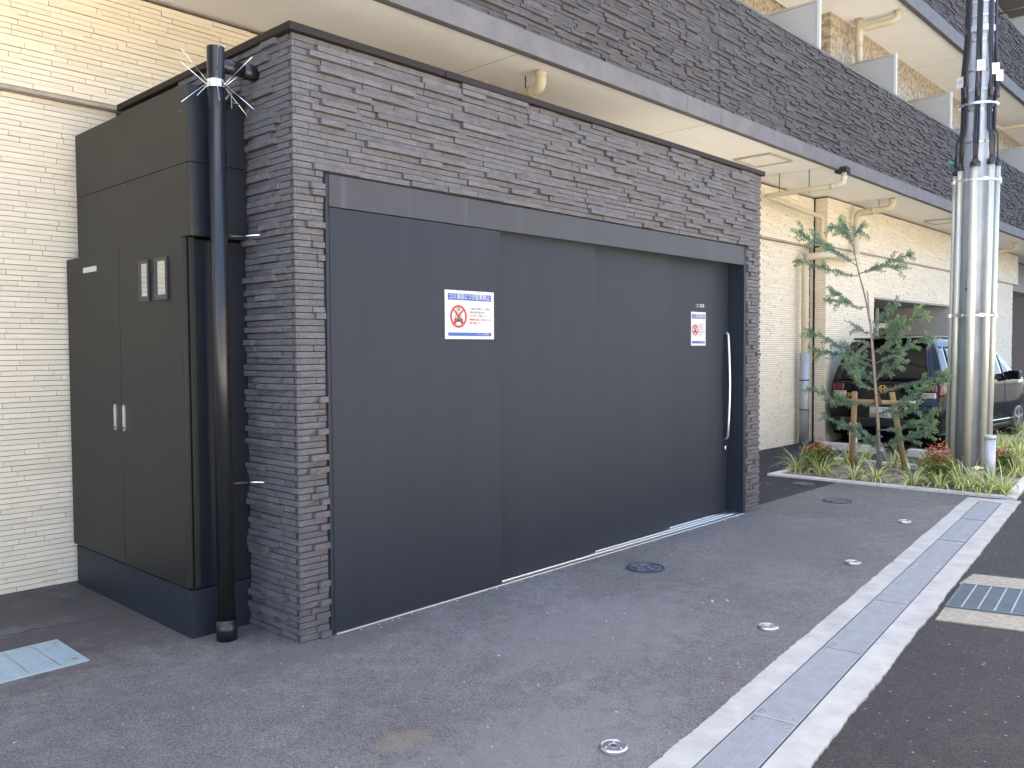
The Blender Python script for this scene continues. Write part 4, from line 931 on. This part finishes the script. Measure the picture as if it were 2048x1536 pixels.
# ------------------------------------------------------------------ young tree with stakes
TX, TY = 8.03, -.03
def at(px_, py_, x=8.03): return back(0, x, px_, py_)
tree = thing('young_tree', (TX, TY, .03), 'young tree with drooping blue-green needle-like foliage tied between two log stakes', 'tree')
trunk_px = [(1757, 950, 0), (1757, 900, 0), (1756, 850, .01), (1753, 800, .02), (1749, 740, .0), (1746, 700, .0), (1741, 650, .03), (1735, 615, .04), (1727, 580, .04), (1720, 555, .02), (1715, 535, .0), (1711, 515, -.02), (1707, 490, -.02), (1700, 472, -.04), (1688, 455, -.05)]
tp = [at(a, b_, 8.03+d) for a, b_, d in trunk_px]
MB().tube(tp, list(np.interp(np.arange(len(tp)), [0, 2, 5, 9, 14], [.026, .020, .014, .009, .004])), 12).build('trunk', M['bark'], tree)
branches = [  # pixel polyline (traced once to get the shape), depth offset at the tip (metres), leafiness
 ([(1714,532),(1680,508),(1648,492),(1620,478),(1600,462)],-.10,1.2,5), ([(1700,524),(1665,500),(1640,482),(1625,468)],.12,.9,3),
 ([(1716,552),(1690,549),(1660,540),(1628,533),(1590,520)],.08,1.1,4), ([(1716,548),(1750,538),(1785,522),(1828,507)],-.12,1.2,4), ([(1765,532),(1790,535),(1812,534)],.10,.8,2),
 ([(1708,495),(1695,472),(1680,460),(1660,456)],-.06,1.2,4), ([(1700,472),(1690,455),(1678,437)],.05,.9,2), ([(1705,480),(1714,464),(1722,462)],-.05,1.1,2),
 ([(1736,614),(1712,616),(1694,602),(1680,590),(1664,588)],-.08,1.1,4), ([(1700,606),(1682,603),(1656,605)],.10,.8,2),
 ([(1741,668),(1728,664),(1715,656),(1704,649)],.05,.7,2), ([(1745,722),(1710,708),(1672,690),(1640,672),(1618,664)],-.06,1.1,5),
 ([(1748,735),(1720,722),(1685,710),(1655,706),(1624,702)],.16,1.0,5), ([(1752,812),(1718,808),(1680,806),(1650,790),(1612,776)],-.15,1.2,6),
 ([(1755,780),(1720,772),(1700,745),(1690,715)],-.22,1.1,4), ([(1756,888),(1722,862),(1690,855),(1662,840),(1646,826)],.05,1.1,5),
 ([(1745,705),(1775,690),(1798,662),(1822,640),(1850,625)],-.18,1.2,6), ([(1748,728),(1790,710),(1825,688),(1860,668)],.15,1.2,6),
 ([(1752,790),(1790,775),(1835,765),(1868,758),(1898,752)],-.12,1.2,6), ([(1755,828),(1795,812),(1828,795),(1850,770)],.2,1.1,5),
 ([(1757,895),(1790,885),(1828,872),(1876,862)],-.10,1.3,6), ([(1756,900),(1735,885),(1712,868)],-.18,1.1,3),
 ([(1757,860),(1800,858),(1840,842),(1866,835)],.22,1.2,5), ([(1743,690),(1752,655),(1768,625),(1800,608)],.18,1.0,4), ([(1742,680),(1765,668),(1785,655),(1808,640)],-.25,1.2,5),
 ([(1750,765),(1765,745),(1785,735),(1800,720)],-.28,1.2,4), ([(1751,770),(1735,755),(1715,742),(1700,738)],.25,1.0,4), ([(1746,700),(1735,688),(1722,700),(1706,720)],-.15,1.0,3),
 ([(1754,830),(1780,822),(1805,832),(1835,815)],-.30,1.2,4), ([(1757,880),(1772,905),(1780,935),(1764,958)],-.10,.25,1), ([(1744,705),(1770,700),(1790,680),(1795,650)],.28,1.1,4)]
rg = random.Random(31)
def leaf(mb, p, d, up, L, w_, mi):
    s_ = np.cross(d, up); s_ /= np.linalg.norm(s_)+1e-9
    m1 = p+d*L*.55+up*L*.06
    mb.add([p, m1+s_*w_, p+d*L, m1-s_*w_], [(0, 1, 2, 3)], False, mi)
def leafy(mb, pts, dens, tipstart, size=1.0):
    P = [np.array(q) for q in pts]; seg = [np.linalg.norm(P[i+1]-P[i]) for i in range(len(P)-1)]; tot = sum(seg)
    n_ = int(tot/.0040*dens)
    for q in range(n_):
        f = (q+rg.random())/n_; s_ = f*tot; i = 0
        while i < len(seg)-1 and s_ > seg[i]: s_ -= seg[i]; i += 1
        p = P[i]+(P[i+1]-P[i])*min(1, s_/max(seg[i], 1e-6)); t = (P[i+1]-P[i])/max(seg[i], 1e-6)
        r_ = np.array([rg.gauss(0, 1), rg.gauss(0, 1), rg.gauss(0, .8)+.25]); r_ -= t*(r_@t); r_ /= np.linalg.norm(r_)+1e-9
        d = r_*.82+t*rg.uniform(.25, .8); d /= np.linalg.norm(d)
        leaf(mb, p, d, np.cross(t, d), rg.uniform(.028, .050)*size, rg.uniform(.0032, .0050)*size, 1 if (f > tipstart and rg.random() < .75) else 0)
for px_l, dep_, dens, ntw in branches:
    n_ = len(px_l); x0 = float(np.interp(px_l[0][1], [455, 950], [7.98, 8.03]))
    P = [at(a, b_, 8.03+dep_*(i/(n_-1))**1.1) for i, (a, b_) in enumerate(px_l)]
    P2 = []
    for i in range(n_-1):
        for q in range(3): P2.append(P[i]+(P[i+1]-P[i])*q/3+np.array([rg.gauss(0, .004), rg.gauss(0, .004), rg.gauss(0, .004)])*(i+q > 0))
    P2.append(P[-1])
    br = MB().tube(P2, list(np.linspace(.0075, .0022, len(P2))), 6).build('branch', M['bark'], tree)
    fo = MB(); leafy(fo, P2[1:] if dens > .5 else P2, dens*1.5, .70)
    for q in range(int(ntw*3)):
        i = int(len(P2)*(.25+.72*rg.random())); i = min(max(i, 1), len(P2)-2); t = P2[i+1]-P2[i-1]; t /= np.linalg.norm(t)
        r_ = np.array([rg.gauss(0, 1), rg.gauss(0, 1), rg.gauss(0, .75)]); r_ -= t*(r_@t); r_ /= np.linalg.norm(r_)
        d = t*.75+r_*.75; d /= np.linalg.norm(d); L = rg.uniform(.07, .17)
        tw = [P2[i], P2[i]+d*L*.5+np.array([0, 0, .01]), P2[i]+d*L+np.array([0, 0, -.006])]
        fo.tube(tw, [.0022, .0016, .001], 4); leafy(fo, tw, dens*1.3, .60)
    fo.build('foliage', [M['pine'], M['pinetip']], br)
# bamboo cane tied to the trunk, and the log stake frame
cane = thing('bamboo_cane', tuple(at(1764, 945, 7.99)), 'thin brown cane tied along the trunk of the young tree', 'cane')
MB().tube([at(1764, 948, 7.99), at(1757, 860, 7.985), at(1746, 720, 7.98), at(1735, 582, 7.99)], [.011, .0105, .010, .009], 10).build('cane', M['cane'], cane)
for py_ in (640, 700, 790, 862): 
    xx = float(np.interp(py_, [582, 720, 860, 948], [1735, 1746, 1757, 1764])); c_ = at(xx, py_, 7.985)
    MB().tube([c_-np.array([0, 0, .006]), c_+np.array([0, 0, .006])], .0125, 10).build('cane_node', M['darkbrown'], cane)
MB().tube([at(1762, 905, 7.99)-np.array([0, 0, .012]), at(1762, 905, 7.99)+np.array([0, 0, .012])], .024, 12, False).build('blue_tie', M['bluetape'], cane)
MB().tube([at(1761, 873, 7.99)-np.array([0, 0, .010]), at(1761, 873, 7.99)+np.array([0, 0, .010])], .024, 12, False).build('blue_tie', M['bluetape'], cane)
stk = thing('tree_stakes', (8.3, .1, .02), 'pair of pale log stakes joined by a cross log tied to the young tree', 'tree support')
b = MB(); b.tube([(8.20, .345, .0), (8.12, .285, .985), (8.12, .284, .995)], [.034, .033, .028], 16); b.build('log_stake', M['wood'], stk)
b = MB(); b.tube([(8.40, -.235, .0), (8.22, -.125, .985), (8.22, -.124, .995)], [.034, .033, .028], 16); b.build('log_stake', M['wood'], stk)
p0, p1 = at(1712, 803, 8.085), at(1808, 806, 8.165); MB().tube([p0, p0+(p1-p0)*.01, p1-(p1-p0)*.01, p1], [.024, .029, .029, .025], 14).build('cross_log', M['wood'], stk)
c_ = at(1756, 803, 8.10); MB().tube([c_-np.array([.0, .0, .06]), c_-np.array([0, 0, .03]), c_, c_+np.array([0, .005, .035]), c_+np.array([0, .008, .075])], [.026, .042, .044, .036, .020], 12).build('hemp_wrap', M['twine'], stk)

# ------------------------------------------------------------------ liriope clumps
def clump_meshes(seed):
    rg = random.Random(seed); mb = MB()
    for q in range(46):
        a = rg.uniform(0, 6.283); L = rg.uniform(.22, .42); lean_ = rg.uniform(.7, 2.3); wd = rg.uniform(.0040, .0068)
        r0 = rg.uniform(0, .025); p = np.array([r0*math.cos(a), r0*math.sin(a), -.01]); th = math.radians(90)-lean_*.35; n_ = 7; vs = []
        sd_ = np.array([-math.sin(a), math.cos(a), 0])
        pts = [p]
        for k in range(n_):
            th -= lean_*.30*(k/n_+.15); d = np.array([math.cos(a)*math.cos(th), math.sin(a)*math.cos(th), math.sin(th)]); pts.append(pts[-1]+d*L/n_)
        for k, q_ in enumerate(pts):
            ww = wd*(1-(k/n_)**2.2)+.0005; vs += [q_-sd_*ww, q_+sd_*ww*.0+np.array([0, 0, -.0015]), q_+sd_*ww]
        mi = 1 if rg.random() < .42 else 0
        mb.add(vs, [(3*k, 3*k+1, 3*k+4, 3*k+3) for k in range(n_)]+[(3*k+1, 3*k+2, 3*k+5, 3*k+4) for k in range(n_)], True, mi)
    return mb.mesh('grass_clump', [M['blade'], M['bladepale']])
protos = [clump_meshes(s_) for s_ in range(7)]
rg = random.Random(77)
def clump(x, y, sc_, label, grp='variegated grass clumps in the planter'):
    o = bpy.data.objects.new('grass_clump', rg.choice(protos)); C.objects.link(o); o.location = (x, y, .025); o.rotation_euler = (rg.uniform(-.1, .1), rg.uniform(-.1, .1), rg.uniform(0, 6.28)); o.scale = (sc_,)*3
    tag(o, label, 'grass clump', grp)
front = [(1595, 948, 1.15), (1640, 957, 1.1), (1703, 967, .95), (1748, 971, 1.0), (1815, 981, 1.05), (1866, 988, 1.1), (1912, 992, 1.1), (1942, 996, .9), (1972, 1000, 1.1), (1996, 1000, 1.1)]
where = ['tall upright grass clump at the far left tip of the planter', 'arching grass clump in front of the left red-tipped shrub', 'grass clump at the front kerb below the left log stake', 'pale grass clump at the front kerb below the tree trunk',
 'grass clump at the front kerb below the right log stake', 'arching grass clump in front of the bright red shrub', 'grass clump at the front kerb right of the bright red shrub', 'low grass clump just left of the corner bollard', 'grass clump at the foot of the corner bollard', 'grass clump at the right front corner of the planter']
for (a, b_, sc_), lb in zip(front, where):
    p = back(2, .02, a, b_-6); clump(max(p[0], 7.32), p[1], sc_, lb)
rear_px = [(1668, 934, 'grass clump between the left red-tipped shrub and the left stake'), (1692, 928, 'grass clump against the back kerb left of the left stake'), (1722, 930, 'grass clump right behind the left log stake'), (1733, 920, 'upright grass clump at the back kerb between stake and trunk'),
 (1786, 938, 'grass clump between the trunk and the right stake'), (1804, 926, 'grass clump at the back kerb behind the right stake'), (1840, 946, 'grass clump just right of the right log stake'), (1856, 930, 'grass clump at the back kerb left of the utility pole'),
 (1900, 972, 'grass clump half hidden behind the bright red shrub'), (1925, 968, 'grass clump at the foot of the utility pole'), (1948, 975, 'grass clump between the utility pole and the corner bollard'), (1614, 936, 'grass clump behind the left red-tipped shrub')]
for a, b_, lb in rear_px:
    p = back(2, .02, a, b_); clump(p[0], p[1], rg.uniform(.8, 1.05), lb)
mb = MB(); 
for q in range(64):
    x = 8.75+6.4*rg.random()**1.25; yk = -1.70+(x-7.17)*.114+.14; y = yk+rg.uniform(.0, .62); me = rg.choice(protos); a = rg.uniform(0, 6.28); sc_ = rg.uniform(.85, 1.2)
    o_ = len(mb.v); ca_, sa_ = math.cos(a)*sc_, math.sin(a)*sc_
    mb.v += [(x+ca_*v.co.x-sa_*v.co.y, y+sa_*v.co.x+ca_*v.co.y, .02+sc_*v.co.z) for v in me.vertices]
    for p_ in me.polygons: mb.f.append(tuple(o_+i_ for i_ in p_.vertices)); mb.sm.append(True); mb.m.append(p_.material_index)
tag(mb.build('grass_row', [M['blade'], M['bladepale']]), 'dense row of variegated grass running off to the right edge', 'grass', kind='stuff')
# ------------------------------------------------------------------ nandina shrubs
def nandina(x, y, h, r, label, seed, redness):
    t = thing('nandina_shrub', (x, y, .02), label, 'shrub', 'red-tipped dwarf shrubs'); rg = random.Random(seed)
    st_ = MB(); lv = MB()
    for q in range(36):
        a = rg.uniform(0, 6.283); rr = r*math.sqrt(rg.random())*.95; tx, ty = x+rr*math.cos(a), y+rr*math.sin(a); tz = .02+h*(1-.45*(rr/r)**2)*rg.uniform(.62, 1.10)
        st_.tube([(x+rr*.25*math.cos(a), y+rr*.25*math.sin(a), .0), ((x+tx)/2, (y+ty)/2, tz*.55), (tx, ty, tz)], [.004, .003, .0015], 5)
        for k in range(84):
            f = rg.random()**.75; px_, py_, pz_ = x+(tx-x)*f, y+(ty-y)*f, .03+(tz-.03)*f
            p = np.array([px_, py_, pz_])+np.array([rg.gauss(0, .034), rg.gauss(0, .034), rg.gauss(0, .026)])
            d = np.array([rg.gauss(0, 1), rg.gauss(0, 1), rg.gauss(.15, .5)]); d /= np.linalg.norm(d); up = np.array([rg.gauss(0, .4), rg.gauss(0, .4), 1.]); 
            hh = (p[2]/h)+rg.gauss(0, .20)-.06; mi = 1 if hh > 1-redness else (2 if hh > .9-redness else 0)
            s_ = np.cross(d, up); s_ /= np.linalg.norm(s_); L = rg.uniform(.030, .050); w_ = L*.27; nrm = np.cross(s_, d)
            m1 = p+d*L*.45
            lv.add([p, m1+s_*w_+nrm*.003, p+d*L, m1-s_*w_+nrm*.003, m1], [(0, 1, 4), (1, 2, 4), (2, 3, 4), (3, 0, 4)], False, mi)
    st_.build('stems', M['bark'], t)['kind'] = 'stuff'; o = lv.build('leaves', [M['nandg'], M['nandr'], M['nando']], t); o['kind'] = 'stuff'
nandina(7.74, .60, .36, .23, 'low green shrub with orange-red top leaves at the left corner of the planter', 1, .16)
nandina(7.62, -.86, .43, .24, 'bright red and green shrub in front of the utility pole', 2, .27)
nandina(8.95, -1.16, .30, .17, 'mostly green shrub with a few red leaves right of the bollard', 3, .08)
# small things in the planter
for x, y, s_, lb, mt in ((8.75, .12, .10, 'pale round lid lying in the soil behind the tree trunk', 'white'), (8.55, -.22, .09, 'blue lid lying in the soil beside the right stake', 'bluelid')):
    t = MB(); t.cyl(0, 0, 0, .02, s_, 24); t.cyl(0, 0, .02, .026, s_*.8, 24); o = t.build('valve_lid', M[mt]); o.location = (x, y, .03); tag(o, lb, 'lid')
# wood chips on the soil, grit on the asphalt
rg = random.Random(9); mb = MB()
for q in range(1100):
    a = rg.uniform(0, 6.283); rr = abs(rg.gauss(0, .45)); x, y = 8.0+rr*math.cos(a), -.05+rr*math.sin(a)*1.3
    if not (7.2 < x < 9.0 and -1.4 < y < .8): continue
    d = math.hypot(x-8.05, y-.02); z = .022+.05*math.exp(-(d/.35)**2)+.02*mn.noise(Vector((x*6, y*6, 0)))+.008*mn.noise(Vector((x*25, y*25, 3)))
    b_ = rg.uniform(0, 3.14); mb.obox((x, y, z+.002), (math.cos(b_), math.sin(b_), rg.uniform(-.3, .3)), (-math.sin(b_), math.cos(b_), rg.uniform(-.3, .3)), (0, 0, 1), rg.uniform(.008, .022), rg.uniform(.003, .007), .0015)
tag(mb.build('wood_chips', M['chip']), kind='stuff')
mb = MB()
def grain(x, y, z, s_):
    mb.obox((x, y, z), *(lambda a: ((math.cos(a), math.sin(a), .2), (-math.sin(a), math.cos(a), 0), (0, 0, 1)))(rg.uniform(0, 3)), s_*rg.uniform(.6, 1.4), s_*rg.uniform(.4, 1), s_*.5)
for q in range(300):
    x = -1.4+8.3*rg.random()**1.3; y = rg.uniform(-2.2, -.06)
    if (Vector((x, y))-Vector(G0)).dot(Vector(GN)) > -.14: continue
    grain(x, y, .0055, abs(rg.gauss(0, .0013))+.0009)
for q in range(110):  # crumbs along the door threshold and the plinth
    x = .2+4.4*rg.random(); grain(x, -.05+rg.gauss(0, .008), .006, rg.uniform(.0015, .004))
for x, y, s_ in ((2.02, -1.18, .011), (2.09, -1.21, .009), (2.16, -1.27, .010), (1.55, -.95, .005)): grain(x, y, .006, s_)
for q in range(90): grain(6.1+rg.random()*.5, .75+rg.gauss(0, .3), .0065, rg.uniform(.001, .0025))
tag(mb.build('asphalt_grit', M['grit']), kind='stuff')
# ------------------------------------------------------------------ houses across the street (seen in the reflections)
def house(x0, x1, y1, h, wall, label):
    t = thing('house', ((x0+x1)/2, y1-3, 0), label, 'house')
    MB().box(x0, x1, y1-7, y1, 0, h).build('wall', M[wall], t)
    b = MB(); b.add([(x0-.3, y1+.4, h), (x1+.3, y1+.4, h), (x1+.3, y1-7.4, h), (x0-.3, y1-7.4, h), (x0+1, y1-3.5, h+1.6), (x1-1, y1-3.5, h+1.6)], [(0, 1, 5, 4), (1, 2, 5), (2, 3, 4, 5), (3, 0, 4), (3, 2, 1, 0)]); b.build('roof', M['darkbrown'], t)
    n_ = int((x1-x0)/2.4)
    for z in (1.0, 3.8):
        for k in range(n_):
            xx = x0+.7+k*2.4
            f = MB().box(xx-.05, xx+1.35, y1, y1+.04, z-.05, z+1.25).build('window', M['whiteframe'], t); MB().box(xx, xx+1.3, y1+.04, y1+.05, z, z+1.2).build('pane', M['glassdark'], f)
house(-28, -14, -9.5, 6.2, 'housewall', 'two-storey pale house across the street, far to the left of the camera')
house(-2.5, 7.0, -10.2, 6.0, 'housewall2', 'two-storey beige house across the street, behind the camera')
house(9.0, 19.0, -9.8, 6.3, 'housewall', 'two-storey pale house across the street, to the right of the camera')
